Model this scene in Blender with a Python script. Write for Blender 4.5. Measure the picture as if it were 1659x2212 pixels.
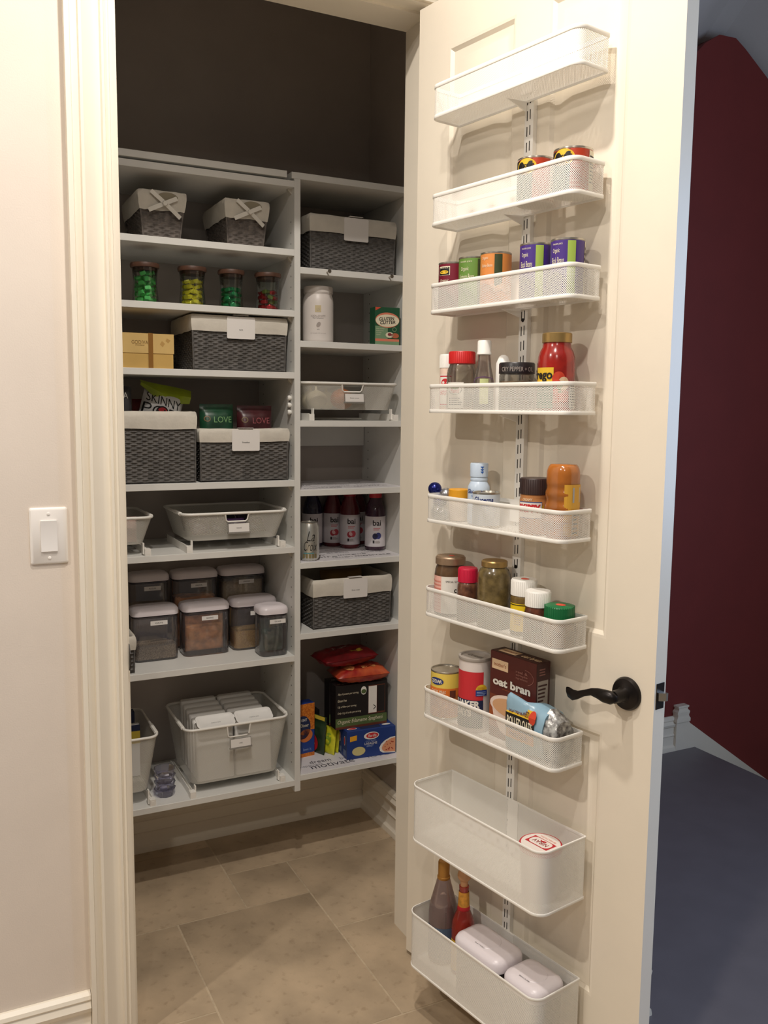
import bpy, bmesh, math, random
from mathutils import Vector, Matrix
random.seed(7)
for o in list(bpy.data.objects): bpy.data.objects.remove(o)
scn = bpy.context.scene
COL = scn.collection
pi, sin, cos = math.pi, math.sin, math.cos

# ------------------------------------------------------------------ camera
IMW, IMH, FPX = 1659.0, 2212.0, 1912.87
YAW, PITCH, ROLL, EYE = 0.465, 0.1161, 0.0111, 1.4699
_fw = Vector((sin(YAW)*cos(PITCH), cos(YAW)*cos(PITCH), -sin(PITCH)))
_rt = Vector((cos(YAW), -sin(YAW), 0)); _up = _rt.cross(_fw)
_r = _rt*cos(ROLL) + _up*sin(ROLL); _u = _up*cos(ROLL) - _rt*sin(ROLL)
CAMP = Vector((0, 0, EYE))
cam = bpy.data.cameras.new('camera'); cam.sensor_fit = 'AUTO'; cam.sensor_width = 36.0
cam.lens = FPX*36.0/IMH; cam.clip_start = 0.05
camo = bpy.data.objects.new('camera', cam); COL.objects.link(camo)
camo.matrix_world = Matrix(((_r.x, _u.x, -_fw.x, 0), (_r.y, _u.y, -_fw.y, 0), (_r.z, _u.z, -_fw.z, EYE), (0, 0, 0, 1)))
scn.camera = camo

# ------------------------------------------------------------------ light
scn.view_settings.view_transform = 'Standard'; scn.view_settings.look = 'None'
scn.view_settings.gamma = 1.0; scn.view_settings.use_curve_mapping = False
scn.view_settings.exposure = 0.08
w = bpy.data.worlds.new('world'); scn.world = w; w.use_nodes = True
bg = w.node_tree.nodes['Background']; bg.inputs[0].default_value = (1.0, 0.93, 0.86, 1); bg.inputs[1].default_value = 0.105
def disk_light(name, loc, power, size, col):
    l = bpy.data.lights.new(name, 'AREA'); l.shape = 'DISK'; l.size = size; l.energy = power; l.color = col
    l.spread = math.radians(170)
    o = bpy.data.objects.new(name, l); COL.objects.link(o); o.location = loc
    return o
WARM = (1.0, 0.925, 0.84)
disk_light('added_frontal_fill', (-1.35, 0.97, 2.98), 30, 0.09, WARM)
disk_light('added_frontal_fill', (0.20, 0.70, 2.98), 12, 0.09, WARM)
disk_light('added_frontal_fill', (0.45, 1.30, 2.98), 20, 0.08, WARM)
disk_light('added_frontal_fill', (-0.60, -0.9, 2.98), 14, 0.11, WARM)  # fill lamp added behind the camera to even out wall and door
wl = bpy.data.lights.new('hall_window_daylight', 'AREA'); wl.shape = 'RECTANGLE'; wl.size = 1.1; wl.size_y = 1.5
wl.energy = 42; wl.color = (0.52, 0.70, 1.0)
wo = bpy.data.objects.new('hall_window_daylight', wl); COL.objects.link(wo); wo.location = (3.3, 0.1, 1.7)
wo.rotation_euler = (math.radians(90), 0, math.radians(75))

# ------------------------------------------------------------------ pixel -> place helpers (photo pixels, 1659x2212)
def ray(u, v): return _r*((u-IMW/2)/FPX) - _u*((v-IMH/2)/FPX) + _fw
def on_y(u, v, y): d = ray(u, v); return CAMP + d*(y/d.y)
def on_z(u, v, z): d = ray(u, v); return CAMP + d*((z-EYE)/d.z)
PHI = 1.391
DT = Vector((-cos(PHI), sin(PHI), 0)); DN = Vector((-sin(PHI), -cos(PHI), 0)); D0 = Vector((1.2283, 1.2611, 0))
DROT = -PHI
def Dp(s, o, z): return D0 + DT*s + DN*o + Vector((0, 0, z))
def on_d(u, v, o):
    d = ray(u, v); t = (D0 + DN*o - CAMP).dot(DN)/d.dot(DN); X = CAMP + d*t
    return (X-D0).dot(DT), X.z

# ------------------------------------------------------------------ materials
def lin(c): return tuple(((x/255.0)/12.92 if x/255.0 <= .04045 else ((x/255.0+.055)/1.055)**2.4) for x in c[:3]) + (1,)
MATS = {}
def mat(name, col, rough=.5, metal=0.0, var=0.0, scale=40, bump=0.0, bscale=120, spec=.5, col2=None, coat=0):
    """principled material with a procedural noise for colour variation and fine relief"""
    if name in MATS: return MATS[name]
    m = bpy.data.materials.new(name); m.use_nodes = True; nt = m.node_tree; b = nt.nodes['Principled BSDF']
    c = lin(col); b.inputs['Base Color'].default_value = c; b.inputs['Roughness'].default_value = rough
    b.inputs['Metallic'].default_value = metal; b.inputs['Specular IOR Level'].default_value = spec
    if coat: b.inputs['Coat Weight'].default_value = coat; b.inputs['Coat Roughness'].default_value = .15
    tc = nt.nodes.new('ShaderNodeTexCoord')
    if var or col2:
        n = nt.nodes.new('ShaderNodeTexNoise'); n.inputs['Scale'].default_value = scale; n.inputs['Detail'].default_value = 4
        nt.links.new(tc.outputs['Object'], n.inputs['Vector'])
        r = nt.nodes.new('ShaderNodeValToRGB'); r.color_ramp.elements[0].position = .35; r.color_ramp.elements[1].position = .65
        if col2: a, bb = c, lin(col2)
        else: a = tuple(max(0, x*(1-var)) for x in c[:3])+(1,); bb = tuple(min(1, x*(1+var)) for x in c[:3])+(1,)
        r.color_ramp.elements[0].color = a; r.color_ramp.elements[1].color = bb
        nt.links.new(n.outputs['Fac'], r.inputs['Fac']); nt.links.new(r.outputs['Color'], b.inputs['Base Color'])
    if bump:
        n = nt.nodes.new('ShaderNodeTexNoise'); n.inputs['Scale'].default_value = bscale; n.inputs['Detail'].default_value = 3
        nt.links.new(tc.outputs['Object'], n.inputs['Vector'])
        bp = nt.nodes.new('ShaderNodeBump'); bp.inputs['Strength'].default_value = bump; bp.inputs['Distance'].default_value = .002
        nt.links.new(n.outputs['Fac'], bp.inputs['Height']); nt.links.new(bp.outputs['Normal'], b.inputs['Normal'])
    MATS[name] = m; return m
def clear(name, tint, gloss=.10, rough=.04, body=0.0, bodycol=None):
    """thin clear plastic or glass: transparent, tinted, with a fresnel gloss and some milky body"""
    if name in MATS: return MATS[name]
    m = bpy.data.materials.new(name); m.use_nodes = True; nt = m.node_tree; nt.nodes.clear()
    out = nt.nodes.new('ShaderNodeOutputMaterial'); tr = nt.nodes.new('ShaderNodeBsdfTransparent'); tr.inputs[0].default_value = lin(tint)
    gl = nt.nodes.new('ShaderNodeBsdfGlossy'); gl.inputs['Roughness'].default_value = rough; gl.inputs[0].default_value = (.9, .9, .9, 1)
    fr = nt.nodes.new('ShaderNodeFresnel'); fr.inputs[0].default_value = 1.45
    ad = nt.nodes.new('ShaderNodeMath'); ad.operation = 'MULTIPLY_ADD'; ad.inputs[1].default_value = .8; ad.inputs[2].default_value = gloss*.3; ad.use_clamp = True
    nt.links.new(fr.outputs[0], ad.inputs[0])
    mx = nt.nodes.new('ShaderNodeMixShader'); nt.links.new(ad.outputs[0], mx.inputs[0]); 
    src = tr.outputs[0]
    if body:
        df = nt.nodes.new('ShaderNodeBsdfDiffuse'); df.inputs[0].default_value = lin(bodycol or tint)
        m2 = nt.nodes.new('ShaderNodeMixShader'); m2.inputs[0].default_value = body
        nt.links.new(tr.outputs[0], m2.inputs[1]); nt.links.new(df.outputs[0], m2.inputs[2]); src = m2.outputs[0]
    nt.links.new(src, mx.inputs[1]); nt.links.new(gl.outputs[0], mx.inputs[2]); nt.links.new(mx.outputs[0], out.inputs[0])
    MATS[name] = m; return m
def perforated(name, col, pu, pv, t):
    """expanded-metal sheet: staggered diamond holes cut by UV in metres"""
    m = bpy.data.materials.new(name); m.use_nodes = True; nt = m.node_tree; b = nt.nodes['Principled BSDF']
    b.inputs['Base Color'].default_value = lin(col); b.inputs['Roughness'].default_value = .45
    uv = nt.nodes.new('ShaderNodeUVMap'); uv.uv_map = 'UVMap'
    sp = nt.nodes.new('ShaderNodeSeparateXYZ'); nt.links.new(uv.outputs[0], sp.inputs[0])
    def M(op, a, bv):
        n = nt.nodes.new('ShaderNodeMath'); n.operation = op
        for i, x in enumerate((a, bv)):
            if isinstance(x, (int, float)): n.inputs[i].default_value = x
            else: nt.links.new(x, n.inputs[i])
        return n.outputs[0]
    a = M('MULTIPLY', sp.outputs[0], 1/pu); c = M('MULTIPLY', sp.outputs[1], 1/pv)
    p = M('FRACT', M('ADD', M('ADD', a, c), 1000), 0); q = M('FRACT', M('ADD', M('SUBTRACT', a, c), 1000), 0)
    hole = M('MULTIPLY', M('GREATER_THAN', p, t), M('GREATER_THAN', q, t))
    nt.links.new(M('SUBTRACT', 1.0, hole), b.inputs['Alpha'])
    MATS[name] = m; return m
WALL = mat('wall_paint', (226, 214, 201), .7, var=.02, scale=6, bump=.15, bscale=300)
TRIM = mat('trim_paint', (240, 231, 214), .35, var=.01, scale=10)
DOORP = mat('door_paint', (240, 230, 212), .38, var=.012, scale=8, bump=.05, bscale=200)
TAUPE = mat('pantry_wall_paint', (180, 171, 164), .75, var=.03, scale=8, bump=.15, bscale=300)
MELA = mat('white_melamine', (228, 227, 222), .42, var=.012, scale=20)
SWITCHW = mat('switch_plastic', (245, 240, 234), .3)
REDW = mat('red_wall_paint', (124, 42, 38), .7, var=.04, scale=5, bump=.15, bscale=300)
HALLC = mat('hall_ceiling_paint', (196, 190, 184), .8, var=.05, scale=3, bump=.3, bscale=60)
HALLF = mat('dark_floor', (120, 115, 119), .5, var=.04, scale=9, bump=.1)
CEIL = mat('ceiling_paint', (236, 230, 222), .8)
BRONZE = mat('oil_rubbed_bronze', (34, 29, 27), .35, metal=.55, var=.2, scale=30)
STEEL = mat('satin_steel', (190, 184, 174), .3, metal=1.0)
WHITEM = mat('white_epoxy', (246, 243, 236), .4)
MESH = perforated('white_mesh', (246, 243, 236), .0040, .0046, .40)
MESHF = perforated('white_mesh_fine', (246, 243, 236), .0030, .0034, .60)
MESHD = perforated('white_mesh_drawer', (222, 219, 210), .0038, .0042, .36)
BLACK = mat('black', (16, 15, 16), .6)
GREYINK = mat('grey_ink', (70, 66, 66), .7)
WHITE = mat('white_print', (240, 238, 232), .55)

# ------------------------------------------------------------------ mesh helpers
def I(): return Matrix.Identity(4)
class MB:
    def __init__(s): s.v = []; s.f = []; s.m = []; s.uv = []; s.useuv = False
    def add(s, vs, fs, m=0, uvs=None, M=None):
        o = len(s.v)
        s.v += [tuple(M @ Vector(p)) if M else tuple(p) for p in vs]
        for i, f in enumerate(fs):
            s.f.append([o+k for k in f]); s.m.append(m)
            if uvs: s.useuv = True; s.uv.append([uvs[k] for k in f])
            else: s.uv.append(None)
        return s
    def box(s, x0, x1, y0, y1, z0, z1, m=0, M=None):
        return s.add([(x0,y0,z0),(x1,y0,z0),(x1,y1,z0),(x0,y1,z0),(x0,y0,z1),(x1,y0,z1),(x1,y1,z1),(x0,y1,z1)],
              [(0,3,2,1),(4,5,6,7),(0,1,5,4),(1,2,6,5),(2,3,7,6),(3,0,4,7)], m, M=M)
    def loft(s, loops, m=0, cap0=True, cap1=True, closed=True, M=None):
        n = len(loops[0]); vs = [p for l in loops for p in l]; fs = []
        for i in range(len(loops)-1):
            for j in range(n if closed else n-1):
                k = (j+1) % n; fs.append((i*n+j, i*n+k, (i+1)*n+k, (i+1)*n+j))
        if cap0: fs.append(tuple(range(n-1, -1, -1)))
        if cap1: fs.append(tuple((len(loops)-1)*n+j for j in range(n)))
        return s.add(vs, fs, m, M=M)
    def lathe(s, prof, seg=40, m=0, M=None, cap0=True, cap1=True, cx=0, cy=0):
        return s.loft([[(cx+r*cos(2*pi*j/seg), cy+r*sin(2*pi*j/seg), z) for j in range(seg)] for r, z in prof], m, cap0, cap1, True, M)
    def tube(s, path, r, seg=8, m=0, closed=False, M=None):
        P = [Vector(p) for p in path]; n = len(P); loops = []
        for i in range(n):
            a = P[(i-1) % n] if (closed or i > 0) else P[i]; b = P[(i+1) % n] if (closed or i < n-1) else P[i]
            t = (b-a).normalized(); x = t.orthogonal() if abs(t.z) > .95 else t.cross(Vector((0,0,1)))
            x.normalize(); y = x.cross(t); rr = r[i] if isinstance(r, (list, tuple)) else r
            loops.append([tuple(P[i]+x*rr*cos(2*pi*j/seg)+y*rr*sin(2*pi*j/seg)) for j in range(seg)])
        if closed: loops.append(loops[0])
        return s.loft(loops, m, not closed, not closed, True, M)
    def prism(s, poly, h0, h1, axis='z', m=0, M=None):
        f = {'z': lambda p, h: (p[0], p[1], h), 'y': lambda p, h: (p[0], h, p[1]), 'x': lambda p, h: (h, p[0], p[1])}[axis]
        return s.loft([[f(p, h0) for p in poly], [f(p, h1) for p in poly]], m, M=M)
    def grid(s, rows, m=0, M=None):
        n = len(rows[0]); fs = []
        for i in range(len(rows)-1):
            for j in range(n-1): fs.append((i*n+j, i*n+j+1, (i+1)*n+j+1, (i+1)*n+j))
        return s.add([p for r in rows for p in r], fs, m, M=M)
    def build(s, name, mats, parent=None, loc=None, rot=None, angle=35, smooth=True):
        me = bpy.data.meshes.new(name); me.from_pydata(s.v, [], s.f)
        if not isinstance(mats, (list, tuple)): mats = [mats]
        for x in mats: me.materials.append(x)
        for p, i in zip(me.polygons, s.m): p.material_index = i
        if s.useuv:
            l = me.uv_layers.new(name='UVMap'); k = 0
            for f, u in zip(s.f, s.uv):
                for q in range(len(f)):
                    if u: l.data[k].uv = u[q]
                    k += 1
        bm = bmesh.new(); bm.from_mesh(me); bmesh.ops.recalc_face_normals(bm, faces=bm.faces); bm.to_mesh(me); bm.free()
        if smooth:
            me.shade_smooth(); me.set_sharp_from_angle(angle=math.radians(angle))
        me.update()
        o = bpy.data.objects.new(name, me); COL.objects.link(o)
        if parent: o.parent = parent
        if loc is not None: o.location = loc
        if rot is not None: o.rotation_euler = rot
        return o
def rr(w, d, r, n=5, cx=0, cy=0, z=0):
    r = min(r, w/2-1e-5, d/2-1e-5); pts = []
    for qx, qy, a0 in ((1,-1,-pi/2), (1,1,0), (-1,1,pi/2), (-1,-1,pi)):
        for i in range(n+1):
            a = a0 + pi/2*i/n
            pts.append((cx+qx*(w/2-r)+r*cos(a), cy+qy*(d/2-r)+r*sin(a), z))
    return pts
def col(mb, levels, m=0, n=5, M=None, cx=0, cy=0):
    """stack of rounded rectangles: levels (z, w, d, r)"""
    return mb.loft([rr(w, d, r, n, cx, cy, z) for z, w, d, r in levels], m, M=M)
def tag(o, label=None, cat=None, group=None, kind=None):
    if label: o['label'] = label
    if cat: o['category'] = cat
    if group: o['group'] = group
    if kind: o['kind'] = kind
    return o
def thing(name, label, cat, loc, rz=0, group=None):
    o = bpy.data.objects.new(name, None); COL.objects.link(o); o.empty_display_size = .02
    o.location = loc; o.rotation_euler = (0, 0, rz); return tag(o, label, cat, group)
def struct(name, mb, mats, parent=None, **k):
    o = mb.build(name, mats, parent, **k)
    if not parent: o['kind'] = 'structure'
    return o
# -------- flat print: shapes and lettering mapped onto a face or a round body
_FT = {}
def text_mesh(txt, bold=0.0, shear=0.0):
    k = (txt, bold, shear)
    if k not in _FT:
        c = bpy.data.curves.new('lettering', 'FONT'); c.body = txt; c.size = 1; c.offset = bold; c.shear = shear; c.resolution_u = 3
        o = bpy.data.objects.new('lettering', c); COL.objects.link(o)
        bpy.context.view_layer.update()
        me = bpy.data.meshes.new_from_object(o.evaluated_get(bpy.context.evaluated_depsgraph_get()))
        vs = [(v.co.x, v.co.y) for v in me.vertices]; fs = [tuple(p.vertices) for p in me.polygons]
        bpy.data.objects.remove(o); bpy.data.curves.remove(c); bpy.data.meshes.remove(me)
        x0 = min(v[0] for v in vs); x1 = max(v[0] for v in vs); y0 = min(v[1] for v in vs); y1 = max(v[1] for v in vs)
        _FT[k] = ([((x-x0)/(x1-x0)-.5, (y-y0)/max(1e-6, y1-y0)-.5) for x, y in vs], fs)
    return _FT[k]
def flat_map(org, X, Y, N):
    org, X, Y, N = Vector(org), Vector(X), Vector(Y), Vector(N)
    return lambda u, v, l: org + X*u + Y*v + N*(.0005+.0004*l)
def cyl_map(r, th, z0=0, rf=None):
    def f(u, v, l):
        R = (rf(v) if rf else r); a = th + u/R; R += .0006+.0004*l
        return Vector((R*cos(a), R*sin(a), z0+v))
    return f
class Decal:
    def __init__(s, mp): s.mp = mp; s.mb = MB(); s.mats = []
    def mi(s, m):
        if m not in s.mats: s.mats.append(m)
        return s.mats.index(m)
    def put(s, pts, fs, m, l): s.mb.add([tuple(s.mp(p[0], p[1], l)) for p in pts], fs, s.mi(m)); return s
    def rect(s, u0, v0, u1, v1, m, l=0, n=14):
        pts = [(u0+(u1-u0)*i/n, v) for v in (v0, v1) for i in range(n+1)]
        return s.put(pts, [(i, i+1, n+2+i, n+1+i) for i in range(n)], m, l)
    def ell(s, cu, cv, ru, rv, m, l=0, n=28, rot=0, a0=0, a1=2*pi):
        pts = [(0, 0)]+[(ru*cos(a0+(a1-a0)*i/n), rv*sin(a0+(a1-a0)*i/n)) for i in range(n+1)]
        pts = [(cu+x*cos(rot)-y*sin(rot), cv+x*sin(rot)+y*cos(rot)) for x, y in pts]
        return s.put(pts, [(0, i+1, i+2) for i in range(n)], m, l)
    def ring(s, cu, cv, ru, rv, th, m, l=0, n=32, a0=0, a1=2*pi):
        pts = []
        for i in range(n+1):
            a = a0+(a1-a0)*i/n; pts += [(cu+ru*cos(a), cv+rv*sin(a)), (cu+(ru-th)*cos(a), cv+(rv-th)*sin(a))]
        return s.put(pts, [(2*i, 2*i+1, 2*i+3, 2*i+2) for i in range(n)], m, l)
    def poly(s, pts, m, l=0): return s.put(pts, [tuple(range(len(pts)))], m, l)
    def text(s, txt, cu, cv, w, h, m, l=1, bold=0.0, shear=0.0, rot=0):
        vs, fs = text_mesh(txt, bold, shear)
        pts = [(x*w, y*h) for x, y in vs]
        if rot: pts = [(x*cos(rot)-y*sin(rot), x*sin(rot)+y*cos(rot)) for x, y in pts]
        return s.put([(cu+x, cv+y) for x, y in pts], fs, m, l)
    def lines(s, u0, v0, u1, v1, k, m, l=1, frac=.45):
        dv = (v1-v0)/k
        for i in range(k): s.rect(u0, v0+dv*i, u0+(u1-u0)*random.uniform(.6, 1), v0+dv*(i+frac), m, l, 6)
        return s
    def build(s, name, parent): return s.mb.build(name, s.mats, parent, smooth=False)

# ================================================================== SETTING
YW = 2.0          # kitchen face of the pantry wall
YI = 2.140        # pantry face of that wall
XJ0, XJ1 = 0.362, 1.138; ZH = 2.448
YB = 2.905        # pantry back wall
FL = -.022        # floor level
XR = 1.385        # pantry right wall
XL = 0.18
CZ = 3.0
# tiles
TILE = mat('travertine', (178, 158, 132), .45, var=.20, scale=5, bump=.35, bscale=55)
nt = TILE.node_tree; bs = nt.nodes['Principled BSDF']
_n = nt.nodes.new('ShaderNodeTexNoise'); _n.inputs['Scale'].default_value = 38; _n.inputs['Detail'].default_value = 6
_tc = nt.nodes.new('ShaderNodeTexCoord'); nt.links.new(_tc.outputs['Object'], _n.inputs['Vector'])
_rp = nt.nodes.new('ShaderNodeValToRGB'); _rp.color_ramp.elements[0].position = .30; _rp.color_ramp.elements[0].color = (.82, .80, .78, 1)
_rp.color_ramp.elements[1].position = .42; _rp.color_ramp.elements[1].color = (1, 1, 1, 1)
nt.links.new(_n.outputs['Fac'], _rp.inputs['Fac'])
_mx = nt.nodes.new('ShaderNodeMix'); _mx.data_type = 'RGBA'; _mx.blend_type = 'MULTIPLY'; _mx.inputs[0].default_value = 1
_src = bs.inputs['Base Color'].links[0].from_socket
nt.links.new(_src, _mx.inputs[6]); nt.links.new(_rp.outputs['Color'], _mx.inputs[7]); nt.links.new(_mx.outputs[2], bs.inputs['Base Color'])
GROUT = mat('grout', (186, 168, 142), .9, var=.1, scale=60)
floor = struct('floor', MB().box(-2.2, 1.42, -1.6, 3.03, FL-.06, FL-.0015), GROUT)
tiles = [(.14,.755,2.38,2.787), (.755,.955,2.38,2.585), (.755,1.36,2.585,2.99), (.955,1.36,2.175,2.585), (.55,.955,1.77,2.38), (.14,.55,1.975,2.38),
         (.14,.55,1.57,1.975), (.955,1.36,1.77,2.175), (.55,.755,1.57,1.77), (.755,1.36,1.36,1.77), (.14,.755,2.787,2.99), (.14,.755,1.16,1.57)]
for jy in range(3):
    for jx in range(5): tiles.append((-1.48+jx*.405, -1.075+jx*.405, 1.57+jy*.405, 1.975+jy*.405) if jx < 4 else (.755, 1.36, .75-jy*.41, 1.16-jy*.41))
for x0, x1, y0, y1 in tiles:
    x0, x1, y0, y1 = (q*1.015 for q in (x0, x1, y0, y1)); g = .0028; x1 = min(x1, 1.38)
    mb = MB(); lv = []
    for z, e in ((-.004, 0), (-.0008, 0), (0, .0022)):
        lv.append([(x0+g+e, y0+g+e, z), (x1-g-e, y0+g+e, z), (x1-g-e, y1-g-e, z), (x0+g+e, y1-g-e, z)])
    mb.loft(lv, cap0=False); cx, cy = (x0+x1)/2, (y0+y1)/2
    mb.v = [(x-cx, y-cy, z) for x, y, z in mb.v]
    o = mb.build('tile', TILE, floor, loc=(cx, cy, FL))
hf = struct('floor_hall', MB().box(1.382, 2.974, -1.6, 2.83, FL-.06, FL), HALLF)
# front wall with the opening
wf = MB(); wf.box(-2.2, XJ0-.02, YW, YI, FL, CZ); wf.box(XJ1+.02, XR+.115, YW, YI, FL, CZ); wf.box(XJ0-.02, XJ1+.02, YW, YI, ZH+.02, CZ)
struct('wall_front', wf, WALL)
struct('wall_back', MB().box(XL-.1, XR+.115, YB, YB+.1, FL, CZ), TAUPE)
struct('wall_right', MB().box(XR, XR+.113, 1.522, YW-.001, FL, CZ).box(XR, XR+.113, YI+.001, YB-.001, FL, CZ), TAUPE)
struct('wall_left', MB().box(XL-.1, XL, YI+.001, YB-.001, FL, CZ), TAUPE)
struct('ceiling', MB().box(-2.2, XR+.05, -1.6, YB+.1, CZ, CZ+.05), CEIL)
# jambs
jb = MB(); jb.box(XJ0-.019, XJ0, YW-.001, YI+.012, FL, ZH); jb.box(XJ1, XJ1+.019, YW-.001, YI+.012, FL, ZH); jb.box(XJ0-.019, XJ1+.019, YW-.001, YI+.012, ZH, ZH+.019)
for x0, x1 in ((XJ0, XJ0+.010), (XJ1-.010, XJ1)): jb.box(x0, x1, YW+.045, YI+.0115, FL, ZH)
jb.box(XJ0+.010, XJ1-.010, YW+.045, YI+.0115, ZH-.006, ZH)
struct('trim_1', jb, TRIM)
# casing profile: (distance from the opening edge, projection from wall)
CP = [(0, 0), (0, .009), (.010, .010), (.012, .017), (.019, .012), (.022, .018), (.027, .018), (.030, .010), (.040, .009), (.054, .013), (.066, .024), (.072, .024), (.074, .016), (.087, .016), (.090, .027), (.100, .027), (.100, 0)]
def casing(name, side):
    mb = MB(); e = .004; lo = []
    if side == 'left': f = lambda d, p: [(XJ0-e-d, YW-p, FL), (XJ0-e-d, YW-p, ZH+e+d)]
    elif side == 'right': f = lambda d, p: [(XJ1+e+d, YW-p, FL), (XJ1+e+d, YW-p, ZH+e+d)]
    else: f = lambda d, p: [(XJ0-e-d, YW-p, ZH+e+d), (XJ1+e+d, YW-p, ZH+e+d)]
    a = [f(d, p)[0] for d, p in CP]; b = [f(d, p)[1] for d, p in CP]
    mb.loft([a, b]); return struct(name, mb, TRIM, angle=28)
casing('trim_2', 'left'); casing('trim_3', 'head'); casing('trim_4', 'right')
# baseboards: profile (projection, height)
BP = [(0, 0), (.026, 0), (.026, .006), (.023, .018), (.016, .024), (.014, .028), (.014, .064), (.017, .069), (.014, .074), (.012, .078), (.012, .104), (.018, .110), (.021, .120), (.016, .129), (.014, .134), (.017, .139), (.014, .147), (.006, .154), (0, .154)]
def baseboard(name, a, b, n, m=TRIM):
    a, b, n = Vector(a), Vector(b), Vector(n); mb = MB()
    mb.loft([[tuple(q+n*p+Vector((0, 0, h+FL))) for p, h in BP] for q in (a, b)]); return struct(name, mb, m, angle=28)
baseboard('baseboard_front', (-2.2, YW-.0005, 0), (XJ0-.105, YW-.0005, 0), (0, -1, 0))
baseboard('baseboard_back', (XL, YB-.0005, 0), (XR, YB-.0005, 0), (0, -1, 0))
baseboard('baseboard_right', (XR-.0005, YI+.02, 0), (XR-.0005, YB-.02, 0), (-1, 0, 0))
baseboard('baseboard_hall', (XR+.1135, 1.522, 0), (XR+.1135, 2.81, 0), (1, 0, 0))
# ------------------------------------------------ hall beyond the door
YH = 2.817
def hz_(z): return (z-EYE)*1.015+EYE
top = [(1.475, 2.6), (2.55, 2.69), (2.77, 2.900), (2.811, 2.940), (2.884, 2.984), (2.975, 2.988), (3.031, 2.957), (3.172, 2.863), (4.6, 1.91)]
top = [(max(1.50, x*1.015), hz_(z)) for x, z in top]
struct('wall_hall', MB().prism([(1.50, FL), (2.974, FL), (2.974, -.4), (top[-1][0], -1.4)] + top[::-1], YH, YH+.1, 'y'), REDW)
hc = MB(); lo = [[(x, y, z) for x, z in top] for y in (YH+.1, -.6)]; lo[1] = [(x, y, z+3.0) for x, y, z in lo[1]]; hi = [[(x, y, z+.06) for x, y, z in q] for q in lo]
hc.loft([lo[0], lo[1], hi[1], hi[0], lo[0]], cap0=False, cap1=False, closed=False)
struct('ceiling_hall', hc, HALLC, angle=20)
baseboard('baseboard_hall_back', (1.502, YH-.0005, 0), (2.857, YH-.0005, 0), (0, -1, 0))
sk = MB(); sk.prism([(x*1.015, hz_(z)) for x, z in [(2.815, 0), (2.93, 0), (2.93, -.10), (3.9, -.78), (3.9, -.58), (3.40, -.235), (2.893, .116), (2.885, .128), (2.815, .128)]], YH-.026, YH-.0005, 'y')
struct('trim_5', sk, TRIM)
pb = MB()   # turned cap of the plinth block at the head of the stairs
for z, a in ((.128, .040), (.142, .040), (.150, .034), (.158, .032), (.168, .036), (.174, .036), (.182, .026), (.190, .026), (.192, .031), (.199, .031), (.2, .029)):
    z = hz_(z); pb.v += [(2.891-a, YH-.020-a*.35, z), (2.891+a, YH-.020-a*.35, z), (2.891+a, YH-.0005, z), (2.891-a, YH-.0005, z)]
k = len(pb.v)//4
for i in range(k-1):
    for j in range(4): pb.f.append([i*4+j, i*4+(j+1) % 4, i*4+4+(j+1) % 4, i*4+4+j]); pb.m.append(0); pb.uv.append(None)
pb.f.append([(k-1)*4+j for j in range(4)]); pb.m.append(0); pb.uv.append(None)
struct('trim_6', pb, TRIM)
st = MB()
for i in range(6): st.box(2.974+i*.255, 3.244+i*.255, -.6, YH-.026, -.20-(i+1)*.178+.178*0, -(i+1)*.178)
struct('floor_stairs', st, HALLF)

# ================================================================== LIGHT SWITCH
sw = thing('light_switch', 'white rocker light switch on beige wall beside door casing', 'light switch', (.2005, YW, 1.192))
mb = MB(); col(mb, [(0, .076, .121, .004), (.003, .076, .121, .004), (.0055, .070, .114, .004)]); mb.build('wall_plate', SWITCHW, sw, rot=(pi/2, 0, 0))
rk = MB().prism([(-.006, -.033), (-.0095, -.033), (-.0062, 0), (-.0095, .033), (-.0055, .033), (-.0055, -.033)][0:5] + [(-.0055, -.033)], -.0165, .0165, 'x')
rk.build('rocker', mat('rocker_plastic', (236, 232, 228), .35), sw)
for z in (-.0475, .0475):
    m2 = MB().lathe([(.0032, 0), (.0032, .0012), (.0022, .0016)], 14); m2.build('screw', SWITCHW, sw, loc=(0, -.0054, z), rot=(pi/2, 0, 0))
# strike plate lip on the latch side jamb
sp = MB(); sp.prism([(-.020, .012), (-.006, .030), (.006, .030), (.020, .012), (.020, -.012), (.006, -.030), (-.006, -.030), (-.020, -.012)], 0, .0018, 'x')
tag(sp.build('strike_plate', BRONZE, loc=(XJ0+.0002, YW+.004, .905)), 'dark bronze strike plate on the latch side door jamb', 'strike plate')

# ================================================================== SHELVING
YS = 2.565; T = .0191; XD0, XD1 = .9761, .9955; XP = 1.3660
ZL = dict(A=2.1475, B=2.1215, C=1.9226, D=1.7429, E=1.5577, F=1.2279, G=1.0197, H=.6718, I=.2598)
ZR = [2.1472, 1.8731, 1.6541, 1.4117, 1.1963, .9672, .7392, .2731]
SH = thing('pantry_shelving', 'built-in white melamine pantry shelving with two columns of shelves', 'shelving', (XD0, YS, 0))
def shelf_part(name, x0, x1, y0, y1, z0, z1, m=MELA):
    b = MB(); e = .0008
    b.loft([[(x0+e, y0+e, z0), (x1-e, y0+e, z0), (x1-e, y1, z0), (x0+e, y1, z0)], [(x0, y0, z0+e), (x1, y0, z0+e), (x1, y1, z0+e), (x0, y1, z0+e)],
            [(x0, y0, z1-e), (x1, y0, z1-e), (x1, y1, z1-e), (x0, y1, z1-e)], [(x0+e, y0+e, z1), (x1-e, y0+e, z1), (x1-e, y1, z1), (x0+e, y1, z1)]])
    b.v = [(x-XD0, y-YS, z) for x, y, z in b.v]
    return b.build(name, m, SH, smooth=False)
YK = YB-.001
shelf_part('divider_panel', XD0, XD1, YS, YK, .240, 2.1470)
shelf_part('side_panel', XP, XR-.001, YS, YB-.001, .240, 2.1470)
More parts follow.
